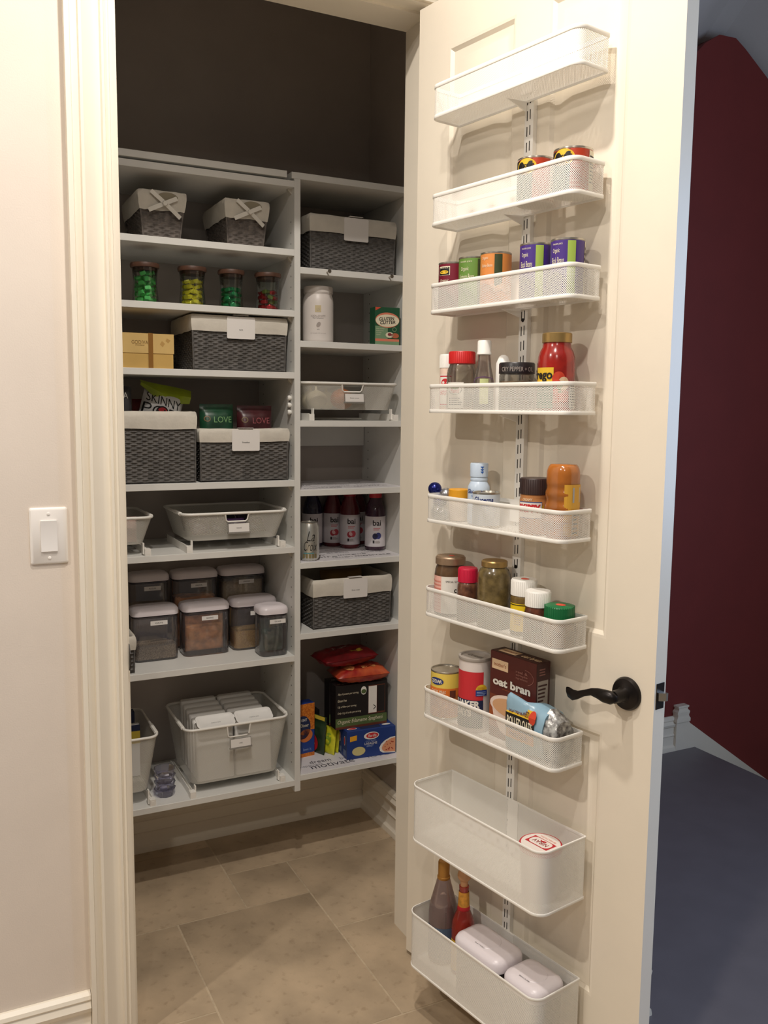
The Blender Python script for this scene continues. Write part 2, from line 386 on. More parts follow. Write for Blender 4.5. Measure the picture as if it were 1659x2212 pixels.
shelf_part('side_panel', XL+.001, XL+.019, YS, YB-.001, .240, 2.1470)
for k, z in ZL.items():
    if k == 'A': shelf_part('shelf', XL+.02, .953, YS, YB-.001, z, z+T)
    else: shelf_part('shelf', XL+.0192, XD0-.0002, YS, YK, z, z+T)
for i, z in enumerate(ZR):
    if i == 0: shelf_part('shelf', .968, XR-.001, YS, YB-.001, z, z+T)
    else: shelf_part('shelf', XD1+.0002, XP-.0002, YS, YK, z, z+T)
shelf_part('back_cleat', XD1+.0005, XP-.002, YB-.018, YB-.001, 1.338, 1.4115)
# shelf pin holes: rows of small dark bores on the inner faces
hole = MB().lathe([(.0024, 0), (.0024, .0004)], 8); HM = mat('bore_shadow', (46, 42, 38), .9)
hb = MB()
for k in range(54):
    z = .33+k*.032
    for y in (YS+.028, YB-.05):
        for x, sg in ((XP-.0004, 1), (XD0-.0004, 1)):
            hb.add([(x-XD0, y-YS+.0024*cos(2*pi*j/8), z+.0024*sin(2*pi*j/8)) for j in range(8)], [tuple(range(8))])
h_ = hb.build('pin_hole', HM, SH, smooth=False); h_['kind'] = 'stuff'
PINM = mat('clear_pin', (206, 200, 188), .3)
pin = MB(); pin.loft([[(0, -.006, -.016), (0, .006, -.016), (0, .006, 0), (0, -.006, 0)], [(-.012, -.006, -.004), (-.012, .006, -.004), (-.012, .006, 0), (-.012, -.006, 0)]])
pinm = None
def put_pin(x, y, z):
    global pinm
    if pinm is None: pinm = pin.build('shelf_pin', PINM, SH, loc=(x-XD0, y-YS, z))
    else:
        c = pinm.copy(); COL.objects.link(c); c.location = (x-XD0, y-YS, z)
for k in 'BCDEFGHI': put_pin(XD0-.0003, YS+.028, ZL[k]-.0002)
for k in range(1, 8): put_pin(XP-.0003, YS+.028, ZR[k]-.0002)
knob = MB(); knob.lathe([(.006, 0), (.0075, .004), (.0075, .008), (.0055, .011)], 16); knob.lathe([(.0035, -.001), (.0035, .001)], 10)
for z in (1.500, 1.478, 1.456): 
    kk = knob.build('spare_pin', WHITE, SH, loc=(XD0-.0003-XD0, .03, z), rot=(0, -pi/2, 0))
# ================================================================== DOOR (leaf opened about 100 degrees)
DW, DTH, DZ0, DZ1 = .762, .035, -.010, 2.436
door = tag(bpy.data.objects.new('door_1', None), 'open cream panelled pantry door with a bronze lever handle', None, None, 'structure')
COL.objects.link(door); door.location = D0; door.rotation_euler = (0, 0, DROT)
# local frame: x = -s (towards free edge), y = 0 basket face, +y room face
panels = [(.430, .652, 1.005, 2.318), (.123, .331, 1.005, 2.318), (.430, .652, .215, .805), (.123, .331, .215, .805)]
lf = MB()
xs = [-DW, -.652, -.430, -.331, -.123, 0]; zs = [DZ0, .215, .805, 1.005, 2.318, DZ1]
for side in (0, 1):
    yy = 0 if side == 0 else DTH; sg = 1 if side == 0 else -1
    for i in range(5):
        for j in range(5):
            if i in (1, 3) and j in (1, 3): continue
            q = [(xs[i], yy, zs[j]), (xs[i+1], yy, zs[j]), (xs[i+1], yy, zs[j+1]), (xs[i], yy, zs[j+1])]
            lf.add(q, [(0, 1, 2, 3)])
    for a, b, z0, z1 in panels:
        lp = []
        for e, dpt in ((0, 0), (.006, .001), (.014, .0075), (.022, .0085), (.030, .0085), (.034, .0075), (.060, .0035), (.066, .003)):
            lp.append([(-b+e, yy+sg*dpt, z0+e), (-a-e, yy+sg*dpt, z0+e), (-a-e, yy+sg*dpt, z1-e), (-b+e, yy+sg*dpt, z1-e)])
        lf.loft(lp, cap0=False)
for q in ([(0, 0, DZ0), (0, DTH, DZ0), (0, DTH, DZ1), (0, 0, DZ1)], [(-DW, 0, DZ0), (-DW, DTH, DZ0), (-DW, DTH, DZ1), (-DW, 0, DZ1)],
          [(-DW, 0, DZ1), (0, 0, DZ1), (0, DTH, DZ1), (-DW, DTH, DZ1)], [(-DW, 0, DZ0), (0, 0, DZ0), (0, DTH, DZ0), (-DW, DTH, DZ0)]):
    lf.add(q, [(0, 1, 2, 3)])
lf.build('door_leaf', DOORP, door, angle=20)
# lever set
hx, hz = -.064, .906
ro = MB().lathe([(.034, 0), (.034, .004), (.031, .009), (.022, .011), (.016, .014), (.0135, .020), (.0125, .044)], 40)
rosette = ro.build('rosette', BRONZE, door, loc=(hx, 0, hz), rot=(pi/2, 0, 0))
path = [(.012, -.048, 0), (0, -.050, 0), (-.018, -.050, .001), (-.034, -.050, .005), (-.050, -.050, .007), (-.068, -.050, .003), (-.086, -.049, -.003), (-.100, -.048, -.004), (-.112, -.047, .001), (-.119, -.046, .006)]
lv = MB(); loops = []
for i, (x, y, z) in enumerate(path):
    z -= .19*max(0, -x-.01)
    rz_ = [.006, .0135, .0135, .0108, .0078, .0072, .0092, .0118, .0112, .0060][i]; ry = [.006, .0115, .011, .008, .0055, .005, .005, .0055, .005, .002][i]
    loops.append([(x, y+ry*cos(a*pi/8), z+rz_*sin(a*pi/8)) for a in range(16)])
lv.loft(loops); lv.build('lever', BRONZE, rosette, loc=(0, 0, 0), rot=(-pi/2, 0, 0), angle=60)
pl = MB().prism([(.0055, -.026), (.0295, -.026), (.0295, .026), (.0055, .026)], -.0005, .0012, 'x')
plate = pl.build('latch_plate', BRONZE, door, loc=(0, 0, .915))
lb = MB().prism([(-.008, 0), (.008, 0), (.008, .004), (-.002, .012), (-.008, .012)], -.008, .008, 'z')
lb.build('latch_bolt', STEEL, plate, loc=(.0013, .0175, 0), rot=(0, 0, -pi/2))

# ================================================================== DOOR RACK
RS = .372
rl = thing('slotted_rail', 'long white slotted steel rail screwed to the door', 'rail', Dp(RS, 0, .12), DROT)
rb = MB(); rb.prism([(-.0125, -.0005), (-.0125, -.012), (-.0095, -.013), (.0095, -.013), (.0125, -.012), (.0125, -.0005)], 0, 2.055, 'z')
rb.build('rail_channel', WHITEM, rl, angle=20)
SLOT = mat('slot_shadow', (60, 54, 48), .9)
sl = MB()
for k in range(62):
    z = .03+k*.0322
    for x in (-.0042, .0042):
        sl.box(x-.0012, x+.0012, -.0133, -.0128, z+(.002 if x > 0 else 0), z+.020+(.002 if x > 0 else 0))
s_ = sl.build('slot', SLOT, rl, smooth=False)
scw = MB().lathe([(.0042, 0), (.0042, .0008), (.003, .0016)], 14)
for z in (1.60, .40, 1.0): scw.build('screw', BRONZE, rl, loc=(.000, -.0130, 1.545 if z == 1.6 else z), rot=(pi/2, 0, 0))
BW = .431; BS = .3775
def wall_strip(mb, path, z0, z1, m=0, flare=0.0):
    """vertical strip along a 2D path with metre UVs"""
    u = 0; us = [0]
    for a, b in zip(path, path[1:]): u += math.hypot(b[0]-a[0], b[1]-a[1]); us.append(u)
    n = len(path); vs = [(x, y, z0) for x, y in path] + [(x, y, z1) for x, y in path]
    uv = [(q, 0) for q in us] + [(q, z1-z0) for q in us]
    mb.add(vs, [(i, i+1, n+i+1, n+i) for i in range(n-1)], m, uv)
def basket(z0, h, depth, fine, label, s_c=BS, w=BW):
    t = thing('mesh_door_basket', label, 'basket', Dp(s_c, 0, z0), DROT, None)
    y1, y0 = -.0140, -depth; r = .021 if depth < .12 else .028
    def bl(d, z):       # front corners rounded, back corners nearly square
        pts = []
        for qx, qy, a0, R in ((1, 0, -pi/2, r+d), (1, 1, 0, .003), (-1, 1, pi/2, .003), (-1, 0, pi, r+d)):
            yy = (y1+d-R) if qy else (y0-d+R)
            for i in range(8): a_ = a0+pi/2*i/7; pts.append((qx*(w/2+d-R)+R*cos(a_), yy+R*sin(a_), z))
        return pts
    loop = bl(0, 0); p2 = [(p[0], p[1]) for p in loop]; p2.append(p2[0])
    b = MB(); wall_strip(b, p2, .006, h-.004); b.build('mesh_wall', MESHF if fine else MESH, t, angle=60)
    f = MB(); f.add([(p[0], p[1], .004) for p in loop], [tuple(range(len(loop)))], 0, [(p[0], p[1]) for p in loop]); f.build('mesh_base', MESHF, t)
    def band(name, za, zb, e):
        o = MB(); L = bl
        o.loft([L(-e, za), L(e*.6, za), L(e, za+e*.5), L(e, zb-e*.5), L(e*.6, zb), L(-e, zb), L(-e, za)], cap0=False, cap1=False); return o.build(name, WHITEM, t, angle=50)
    if fine: band('rim', h-.005, h, .0013); band('base_rim', 0, .006, .0012)
    else: band('rim', h-.0085, h, .0014); band('base_rim', 0, .0080, .0013)
    hk = MB(); hk.box(-.016, .016, -.0160, -.0136, h*.25, h-.002); hk.prism([(-.0160, .002), (-depth*.75, -.003), (-.0160, -.018)], -.0015, .0015, 'x')
    hk.build('hook_bracket', WHITEM, t, smooth=False)
    return t
names = ['empty white mesh basket at the very top of the door rack', 'white mesh door basket holding two red bean cans', 'white mesh door basket holding five short vegetable cans', 'white mesh door basket holding the red pasta sauce jar',
         'white mesh door basket holding the upturned honey bottle', 'white mesh door basket holding the green capped jar', 'white mesh door basket holding the brown cereal carton']
BZ = [2.119, 1.884, 1.688, 1.4615, 1.2045, .9785, .7265]; BH = [.0735, .0705, .068, .066, .067, .070, .074]
for z, h, l in zip(BZ, BH, names): basket(z, h, .100, False, l)
basket(.4345, .1415, .150, True, 'deep white mesh door basket holding only the red and white tub', .357, .428)
basket(.1100, .1420, .150, True, 'deep white mesh door basket holding bottles and white lidded containers', .359, .428)
# ================================================================== MAKERS
WICK = mat('grey_wicker', (94, 91, 88), .75, var=.28, scale=70)
WICK2 = mat('mauve_grey_wicker', (112, 104, 98), .75, var=.30, scale=70)
CLOTH = mat('cream_cotton', (216, 210, 198), .9, var=.05, scale=25, bump=.5, bscale=90)
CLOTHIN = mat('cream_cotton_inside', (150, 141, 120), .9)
RIBBON = mat('white_ribbon', (236, 232, 222), .6)
CARD = mat('white_card', (238, 234, 230), .6)
WOOD = mat('walnut_lid', (84, 56, 42), .5, var=.25, scale=20)
GLASS = clear('jar_glass', (236, 240, 236), .12)
GLASSD = clear('tinted_plastic', (243, 242, 244), .16, .06, .08, (206, 200, 206))
LIDW = mat('container_lid', (232, 224, 228), .32)
GASKET = clear('grey_gasket', (120, 112, 116), .1, .1, .55, (92, 86, 90))
def weave(mb, p00, p10, p01, p11, out, pitch=.0062, stake=.0150, m=0):
    p00, p10, p01, p11, out = (Vector(q) for q in (p00, p10, p01, p11, out)); W = (p10-p00).length; Hh = (p01-p00).length
    nr = max(4, round(Hh/pitch)); ns = max(4, round(W/stake)); nx = ns*4; rows = []
    for i in range(nr*2+1):
        t = i/(nr*2.0); rowi = i//2; crest = i % 2; r = []
        for j in range(nx+1):
            s = j/nx; p = p00*(1-s)*(1-t)+p10*s*(1-t)+p01*(1-s)*t+p11*s*t
            d = (-.0024 if not crest else .0004+.0021*sin(pi*(s*ns+rowi)))
            if s < .001 or s > .999: d = -.001
            r.append(tuple(p+out*d))
        rows.append(r)
    mb.grid(rows, m)
def ring_loop(hw, hd, e, z, k=9, jz=0.0, je=0.0, seed=0):
    rnd = random.Random(seed); pts = []; c = [(-1,-1),(1,-1),(1,1),(-1,1)]
    for q in range(4):
        a, b = c[q], c[(q+1) % 4]
        for i in range(k):
            s = i/k; x = (a[0]+(b[0]-a[0])*s)*(hw+e); y = (a[1]+(b[1]-a[1])*s)*(hd+e)
            g = 1+rnd.uniform(-je, je)
            if i == 0: g = .985
            pts.append((x*g, y*g, z+rnd.uniform(-jz, jz)))
    return pts
def wicker(label, wt, wb, dt, db, h, lh, loc, rz=0, text=None, tagw=.086, tagh=.064, tagx=.07, m=WICK, group=None, bow=None, seed=1):
    """woven basket: wt/wb top and bottom width, dt/db depths, lh liner cuff height; base front edge keeps to local y=0"""
    t = thing('wicker_basket', label, 'basket', loc, rz, group); ht = (wt/2, dt/2); hb_ = (wb/2, db/2); hh = h-.004
    def P(sx, sy, z):
        k = z/h; return (sx*(hb_[0]+(ht[0]-hb_[0])*k), sy*(hb_[1]+(ht[1]-hb_[1])*k), z)
    b = MB(); zt = h-lh*.6
    for (a, c, n) in (((-1,-1),(1,-1),(0,-1,0)), ((1,-1),(1,1),(1,0,0)), ((1,1),(-1,1),(0,1,0)), ((-1,1),(-1,-1),(-1,0,0))):
        weave(b, P(*a, .002), P(*c, .002), P(*a, zt), P(*c, zt), n)
    for sx in (-1, 1):
        for sy in (-1, 1): b.tube([P(sx, sy, .003), P(sx, sy, zt)], .0026, 6)
    b.add([P(-1,-1,.003), P(1,-1,.003), P(1,1,.003), P(-1,1,.003)], [(0,1,2,3)])
    b.build('woven_body', m, t, angle=80)
    l = MB(); z0 = h-lh
    def hw(z): k = z/h; return hb_[0]+(ht[0]-hb_[0])*k, hb_[1]+(ht[1]-hb_[1])*k
    L = lambda e, z, jz=0., je=0., sd=0: ring_loop(*hw(z), e, z, 9, jz, je, seed*13+sd)
    l.loft([L(.0045, z0, .0018, .004, 1), L(.0060, z0+lh*.3, .0, .006, 2), L(.0062, z0+lh*.7, 0, .005, 3), L(.0040, h-.002, .0012, .003, 4), L(.001, h+.001, .001, 0, 5), L(-.003, h-.001), L(-.0055, h-.008), L(-.0065, .02)], cap0=False)
    lin_ = l.build('cotton_liner', CLOTH, t, angle=70)
    fr = -hw(h)[1]
    if text is not None:
        c = MB(); sl = (dt-db)/2/h; zc = h-.002-tagh; y0 = fr-.0085
        pts = rr(tagw, tagh, .004, 3); c.loft([[(p[0]+tagx, y0-(.0006 if k else 0)+(-p[1]+tagh/2)*sl, p[1]+h-.002-tagh/2) for p in pts] for k in (0, 1)])
        c.box(tagx-tagw*.27, tagx+tagw*.27, y0-.0004, fr+.006, h+.002, h+.0034)
        tg = c.build('tag_card', CARD, t, smooth=False)
        if text: Decal(lambda u, v, l_: Vector((u+tagx, y0-.0012-.0004*l_+(tagh/2-v)*sl, v+h-.002-tagh/2))).text(text, .0, -.006, len(text)*.0026, .0045, GREYINK, 0).build('lettering', tg)
    if bow is not None:
        sl = (dt-db)/2/h
        D = Decal(lambda u, v, l_: Vector((u, fr-.0085-.0006*l_-(v-h)*sl*-1*0 + (h-v)*sl, v)))
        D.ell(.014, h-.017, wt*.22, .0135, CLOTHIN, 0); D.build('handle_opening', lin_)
        r = MB()
        for (xa, za, xb, zb_) in ((-.034, h-.004, .050, h-.070), (-.040, h-.056, .040, h-.018)):
            n = 8; A = []; B = []
            for i in range(n+1):
                s = i/n; x = xa+(xb-xa)*s; z = za+(zb_-za)*s; y = fr-.011-.004*sin(pi*s)+(h-z)*sl; dx, dz = -(zb_-za), (xb-xa); q = math.hypot(dx, dz); A.append((x+dx/q*.006, y, z+dz/q*.006)); B.append((x-dx/q*.006, y-.001, z-dz/q*.006))
            r.grid([A, B]); r.grid([[(p[0], p[1]-.0008, p[2]) for p in A], [(p[0], p[1]-.0008, p[2]) for p in B]])
        r.lathe([(.006, -.004), (.0075, 0), (.006, .004)], 12, M=Matrix.Translation((.004, fr-.016, h-.036)) @ Matrix.Rotation(pi/2, 4, 'X'))
        r.build('ribbon_bow', RIBBON, t, angle=60)
    return t
def wicker_px(label, tl, tr, bl, br, lv, yf, depth, zb, **k):
    a, b = on_y(*tl, yf), on_y(*tr, yf); c, d = on_y(*bl, yf), on_y(*br, yf); h = (a.z+b.z)/2-zb
    lh = h-(on_y((tl[0]+tr[0])/2, lv, yf).z-zb)
    wt = b.x-a.x; wb = min(wt, d.x-c.x); cx = (a.x+b.x)/2
    return wicker(label, wt, wb, depth, depth*.97, h, lh, (cx, yf+.011+depth/2, zb+.0003), **k)
def pouch(t, name, w, d, h, m, loc=(0,0,0), rot=None, wr=.0025, seed=0, top=.03, pw=.55):
    ph = seed*1.7
    def Y(u, tt):
        e = max(0, 1-(2*u/w)**4); k = max(0.0, sin(pi*min(1, max(0, tt*.97+.03))))**pw
        if tt*h > h-top: k *= .12
        if tt <= 0 or tt >= 1: k = 0
        return d/2*k*e**.5+wr*e*k*sin(tt*17+ph+u*60)*cos(u*95+ph)+.0004
    nu, nt = 14, 18; mb = MB(); F = []; Bk = []
    for i in range(nt+1):
        tt = i/nt; F.append([(w*(j/nu-.5), -Y(w*(j/nu-.5), tt), tt*h) for j in range(nu+1)]); Bk.append([(w*(j/nu-.5), Y(w*(j/nu-.5), tt), tt*h) for j in range(nu+1)])
    mb.grid(F); mb.grid(Bk); bm = mb.build(name, m, t, loc=loc, rot=rot, angle=70)
    return bm, (lambda u, v, l: Vector((u, -Y(u, v/h)-.0011-.0005*l, v)))
def carton(name, label, cat, loc, rz, w, d, h, m, group=None):
    t = thing(name, label, cat, loc, rz, group); b = MB(); e = .0008
    L = lambda k, z: [(-w/2+k, -d/2+k, z), (w/2-k, -d/2+k, z), (w/2-k, d/2-k, z), (-w/2+k, d/2-k, z)]
    b.loft([L(e, 0), L(0, e), L(0, h-e), L(e, h)]); b.build('carton', m, t, smooth=False)
    return t, dict(front=Decal(flat_map((0, -d/2, 0), (1,0,0), (0,0,1), (0,-1,0))), left=Decal(flat_map((-w/2, 0, 0), (0,-1,0), (0,0,1), (-1,0,0))),
                   right=Decal(flat_map((w/2, 0, 0), (0,1,0), (0,0,1), (1,0,0))), top=Decal(flat_map((0, 0, h), (1,0,0), (0,1,0), (0,0,1))))
def mesh_drawer(label, x0, x1, b0, b1, yf, yb, z1, z0, zs, text, seed=0, cut=True, group=None):
    """tapered mesh tub on two slide rails: x0..x1 rim width, b0..b1 base width, zs shelf top"""
    cx = (b0+b1)/2; t = thing('sliding_mesh_basket', label, 'basket', (cx, yf, zs+.0004), 0, group)
    H1, H0 = z1-zs, z0-zs; wt, wb = x1-x0, b1-b0; tp = (wt-wb)/2*.8; dt = yb-yf; db = dt-2*tp; n = 6
    ox = (x0+x1)/2-cx
    def loop(z):
        k = (z-H0)/(H1-H0); return rr(wb+(wt-wb)*k, db+(dt-db)*k, .03, n, ox*k, dt/2, z)
    cwh = .048; cz = H1-max(.026, min(.040, (H1-H0)*.28))
    b = MB()
    def tier(za, zb, skip):
        A, B = loop(za), loop(zb); A.append(A[0]); B.append(B[0]); u = 0; us = [0]
        for p, q in zip(B, B[1:]): u += math.hypot(q[0]-p[0], q[1]-p[1]); us.append(u)
        N = len(A)
        for i in range(N-1):
            if skip and i == N-2:       # straight front side: leave the finger opening
                p, q = Vector(A[i]), Vector(A[i+1]); r, s = Vector(B[i]), Vector(B[i+1])
                for (f0, f1) in ((0, skip[0]), (skip[1], 1)):
                    vs = [p.lerp(q, f0), p.lerp(q, f1), r.lerp(s, f1), r.lerp(s, f0)]
                    b.add(vs, [(0,1,2,3)], 0, [(us[i]+(us[i+1]-us[i])*f, z) for f, z in ((f0, za), (f1, za), (f1, zb), (f0, zb))])
            else:
                b.add([A[i], A[i+1], B[i+1], B[i]], [(0,1,2,3)], 0, [(us[i], za), (us[i+1], za), (us[i+1], zb), (us[i], zb)])
    Lf = wt-.06; f0, f1 = (.5-(cwh*.7)/Lf, .5+(cwh*.7)/Lf)
    tier(H0, cz, None); tier(cz, H1, (f0, f1) if cut else None)
    F = loop(H0); b.add(F, [tuple(range(len(F)))], 0, [(p[0], p[1]) for p in F])
    b.build('mesh_tub', MESHD, t, angle=60)
    rim = MB(); R = loop(H1); rim.tube(R, .0042, 8, closed=True); rim.build('rim', WHITEM, t, angle=70)
    clipm = MB()
    for sx in (-1, 1): clipm.tube([(ox+sx*wt/2, .035, H1), (ox+sx*wt/2, .105, H1)], .0062, 8)
    clipm.build('rim_sleeve', WHITEM, t)
    if cut:
        xa = ox-cwh*.7; k = (cz-H0)/(H1-H0); yf_ = dt/2-(db+(dt-db)*k)/2
        fr = MB(); fr.tube([(xa-.004, -.001, H1), (xa, yf_-.001, cz+.005), (xa+.006, yf_-.001, cz), (xa+cwh*1.4-.006, yf_-.001, cz), (xa+cwh*1.4, yf_-.001, cz+.005), (xa+cwh*1.4+.004, -.001, H1)], .0026, 8)
        fr.build('finger_opening_frame', WHITEM, t, angle=70)
        hd = MB(); hz = cz-.006
        hd.box(-.034, .034, -.008, -.005, -.028, 0); hd.box(-.036, .036, -.010, -.004, -.031, -.026)
        h = hd.build('label_holder', clear('holder_plastic', (205, 200, 190), .2, .1, .5, (180, 176, 168)), t, loc=(ox+.004, yf_-.001, hz), rot=(math.radians(-6), 0, 0), smooth=False)
        cd = MB().box(-.032, .032, -.0088, -.0082, -.0265, -.001); c = cd.build('label_card', CARD, h, smooth=False)
        if text: Decal(flat_map((0, -.0088, -.014), (1,0,0), (0,0,1), (0,-1,0))).text(text, 0, 0, min(.034, len(text)*.0026), .0034, GREYINK, 0).build('lettering', c)
    for sx in (-1, 1):
        s = MB(); x = sx*(wb/2+.006); s.box(x-.006, x+.006, .004, dt-.01, 0, .006); s.box(x-.0062, x-.0042, .004, dt-.01, 0, min(.022, H0)); s.box(x+.0042, x+.0062, .004, dt-.01, 0, min(.016, H0))
        s.box(x-.0085, x+.0085, -.006, .018, 0, min(.020, H0)); s.box(x-.004, x+.004, -.0065, -.0055, .005, min(.015, H0))
        s.box(x-sx*.010-.002, x-sx*.010+.002, .006, .02, .004, H0+.004)
        s.build('slide_rail', WHITEM, t, smooth=False)
    s = MB(); s.box(-wb/2, wb/2, dt-.03, dt-.014, 0, .006); s.build('slide_crossbar', WHITEM, t, smooth=False)
    return t
def container(label, cx, cy, z, w, d, h, fill, fillm, text=None, rz=0, group=None, bag=None, lidh=.026):
    t = thing('storage_container', label, 'container', (cx, cy, z+.0003), rz, group); r = .022
    b = MB(); b.loft([rr(w-.012, d-.012, r-.004, 5, 0, 0, 0), rr(w-.004, d-.004, r, 5, 0, 0, .006), rr(w-.004, d-.004, r, 5, 0, 0, h-lidh-.010), rr(w-.010, d-.010, r, 5, 0, 0, h-lidh-.004)], cap1=False)
    b.build('clear_body', GLASSD, t, angle=50)
    g = MB(); col(g, [(h-lidh-.008, w-.014, d-.014, r), (h-lidh-.006, w-.004, d-.004, r), (h-lidh-.002, w-.004, d-.004, r), (h-lidh+.001, w-.012, d-.012, r)]); g.build('gasket', GASKET, t, angle=50)
    l = MB(); col(l, [(h-lidh, w-.006, d-.006, r), (h-lidh+.001, w+.002, d+.002, r+.002), (h-.012, w+.002, d+.002, r+.002), (h-.004, w-.006, d-.006, r), (h-.0005, w-.024, d-.024, r), (h, w-.030, d-.030, r-.004)]); 
    lo = l.build('lid', LIDW, t, angle=60)
    bt = MB(); bt.lathe([(.030, h+.0001), (.029, h+.0008)], 32, cx=0, cy=0); bt.build('push_button', LIDW, lo)
    if fill:
        f = MB(); n = 9; rows = []
        fw, fd = w-.016, d-.016
        base = rr(fw, fd, r-.006, 5, 0, 0, .006); rnd = random.Random(int(cx*1000))
        top_ = [(p[0], p[1], fill+rnd.uniform(-.004, .004)) for p in base]; mid = [(p[0]*.5, p[1]*.5, fill+rnd.uniform(-.003, .006)) for p in base]
        f.loft([base, top_, mid]); o = f.build('dry_goods', fillm, t, angle=70); o['kind'] = 'stuff'
    if bag:
        pouch(t, 'inner_bag', w*.82, d*.7, (h-lidh)*.80, bag, loc=(0, 0, .008), wr=.006, seed=3, pw=.4)
    if text:
        lb = Decal(flat_map((0, -(d-.004)/2, 0), (1,0,0), (0,0,1), (0,-1,0))); zc = h-lidh-.022; lw = min(.052, w*.62)
        lb.rect(-lw/2+.008, zc-.0068, lw/2+.008, zc+.0068, CARD, 0, 1); lb.text(text, .008, zc, lw*.42, .0042, GREYINK, 1); lb.build('label_strip', t)
    return t
def lathe_part(t, name, prof, m, seg=40, z=0, angle=40, **k): return MB().lathe(prof, seg, **k).build(name, m, t, loc=(0, 0, z), angle=angle)
ZT = {k: v+T for k, v in ZL.items()}; ZRT = [z+T for z in ZR]

# ================================================================== LEFT COLUMN
zb = ZT['C']
for i, (tl, tr, bl, br, lv) in enumerate([((301,405),(402,418),(311,500),(390,510),449), ((489,427),(582,436),(496,520),(571,530),476)]):
    a, b = on_y(*tl, 2.595), on_y(*tr, 2.595); c, d = on_y(*bl, 2.595), on_y(*br, 2.595); h = (a.z+b.z)/2-zb
    wicker(['small lined wicker basket with ribbon bow, farther from the divider panel', 'small lined wicker basket with ribbon bow, beside the divider panel'][i], b.x-a.x, d.x-c.x, .235, .20, h, h*.40, ((a.x+b.x)/2, 2.595+.1275, zb+.0003), m=WICK2, bow=1, seed=i+2, group='small ribbon baskets')
# ---- candy jars
zb = ZT['D']; CD = []
cm = [mat('green_foil', (92, 206, 108), .3, metal=.1, var=.25, scale=40), mat('yellow_foil', (234, 226, 64), .3, metal=.1, var=.2, scale=40), mat('emerald_foil', (34, 150, 90), .25, metal=.2, var=.3, scale=40), mat('red_foil', (196, 44, 52), .22, metal=.5, var=.3, scale=40), mat('gold_green_foil', (128, 150, 70), .22, metal=.6, var=.4, scale=40)]
def candy_mesh():
    m = MB(); m.loft([rr(.017, .010, .003, 2, 0, 0, -.0125), rr(.005, .004, .001, 2, 0, 0, -.0095), rr(.014, .011, .003, 2, 0, 0, -.0075), rr(.015, .012, .003, 2, 0, 0, 0), rr(.014, .011, .003, 2, 0, 0, .0075), rr(.005, .004, .001, 2, 0, 0, .0095), rr(.017, .010, .003, 2, 0, 0, .0125)])
    return m
cproto = {}
jars = [(286, 341, 648, 'lime green', [0], 23), (388, 443, 655, 'bright yellow', [1], 19), (474, 525, 661, 'emerald green', [2], 15), (553, 604, 667, 'red and gold', [3, 4, 3], 15)]
for q, (u0, u1, vb, cn, mi_, nc) in enumerate(jars):
    yj = 2.640 - .0*q; P = on_y((u0+u1)/2, vb-30, yj); ppm = FPX/((P-CAMP).dot(_fw)); r = (u1-u0)/2/ppm; hj = .100
    t = thing('candy_jar', 'glass jar with walnut lid, full of %s wrapped candies' % cn, 'jar', (P.x, yj, zb+.0003))
    lathe_part(t, 'glass_body', [(r*.90, 0), (r, .004), (r, .018), (r*.93, .045), (r*.90, .062), (r*.96, .085), (r*1.0, hj)], GLASS, cap1=False)
    lathe_part(t, 'wood_lid', [(r*.9, hj-.008), (r*.93, hj), (r*1.10, hj+.001), (r*1.14, hj+.007), (r*1.10, hj+.013), (r*.9, hj+.0145)], WOOD)
    rnd = random.Random(q+5); lay = 0; k = 0
    for k in range(nc):
        per = 4; L = k//per; a = k*2*pi/per+L*.8+rnd.uniform(-.2, .2); rad = r*.44; z = .0135+L*.0145
        me = cproto.setdefault(mi_[k % len(mi_)], None)
        loc = (P.x+rad*cos(a), yj+rad*sin(a), zb+z)
        if me is None:
            o = candy_mesh().build('wrapped_candy', cm[mi_[k % len(mi_)]]); cproto[mi_[k % len(mi_)]] = o
        else: o = me.copy(); COL.objects.link(o)
        o.location = loc; o.rotation_euler = (pi/2+rnd.uniform(-.35, .35), rnd.uniform(-.4, .4), a+pi/2+rnd.uniform(-.4, .4))
        cc = ['lime green', 'bright yellow', 'emerald green', 'shiny red', 'gold and green'][mi_[k % len(mi_)]]
        tag(o, '%s wrapped candy inside a lidded glass jar' % cc, 'candy', '%s candies in the jar' % cc)
# ---- gold gift box
GOLD = mat('gold_card', (214, 176, 102), .42, metal=.25, var=.06, scale=12); GOLD2 = mat('gold_card_lid', (226, 192, 124), .40, metal=.25, var=.06, scale=12); GRIB = mat('bronze_ribbon', (150, 104, 44), .4, metal=.2)
a = on_y(376, 760, 2.575); zt = on_y(376, 723, 2.575).z; zb = ZT['E']; hb2 = zt-zb; w2 = .175
t = thing('gift_box', 'gold chocolate gift box with a bronze ribbon', 'box', (a.x-w2/2, 2.575+.075, zb+.0003))
MB().box(-w2/2+.002, w2/2-.002, -.073, .073, 0, hb2*.6).build('box_base', GOLD, t, smooth=False)
MB().box(-w2/2, w2/2, -.075, .075, hb2*.43, hb2).build('box_lid', GOLD2, t, smooth=False)
rbn = MB(); xr = w2/2-.066
rbn.box(xr-.0065, xr+.0065, -.0762, -.0752, 0, hb2+.001); rbn.box(xr-.0065, xr+.0065, -.076, .076, hb2+.0002, hb2+.001); rbn.build('ribbon', GRIB, t, smooth=False)
D = Decal(flat_map((0, -.075, 0), (1,0,0), (0,0,1), (0,-1,0))); D.text('GODIVA', xr-.030, hb2*.74, .046, .010, mat('gold_ink', (128, 96, 44), .5), 0); D.text('chocolatier', xr-.030, hb2*.66, .026, .004, MATS['gold_ink'], 0)
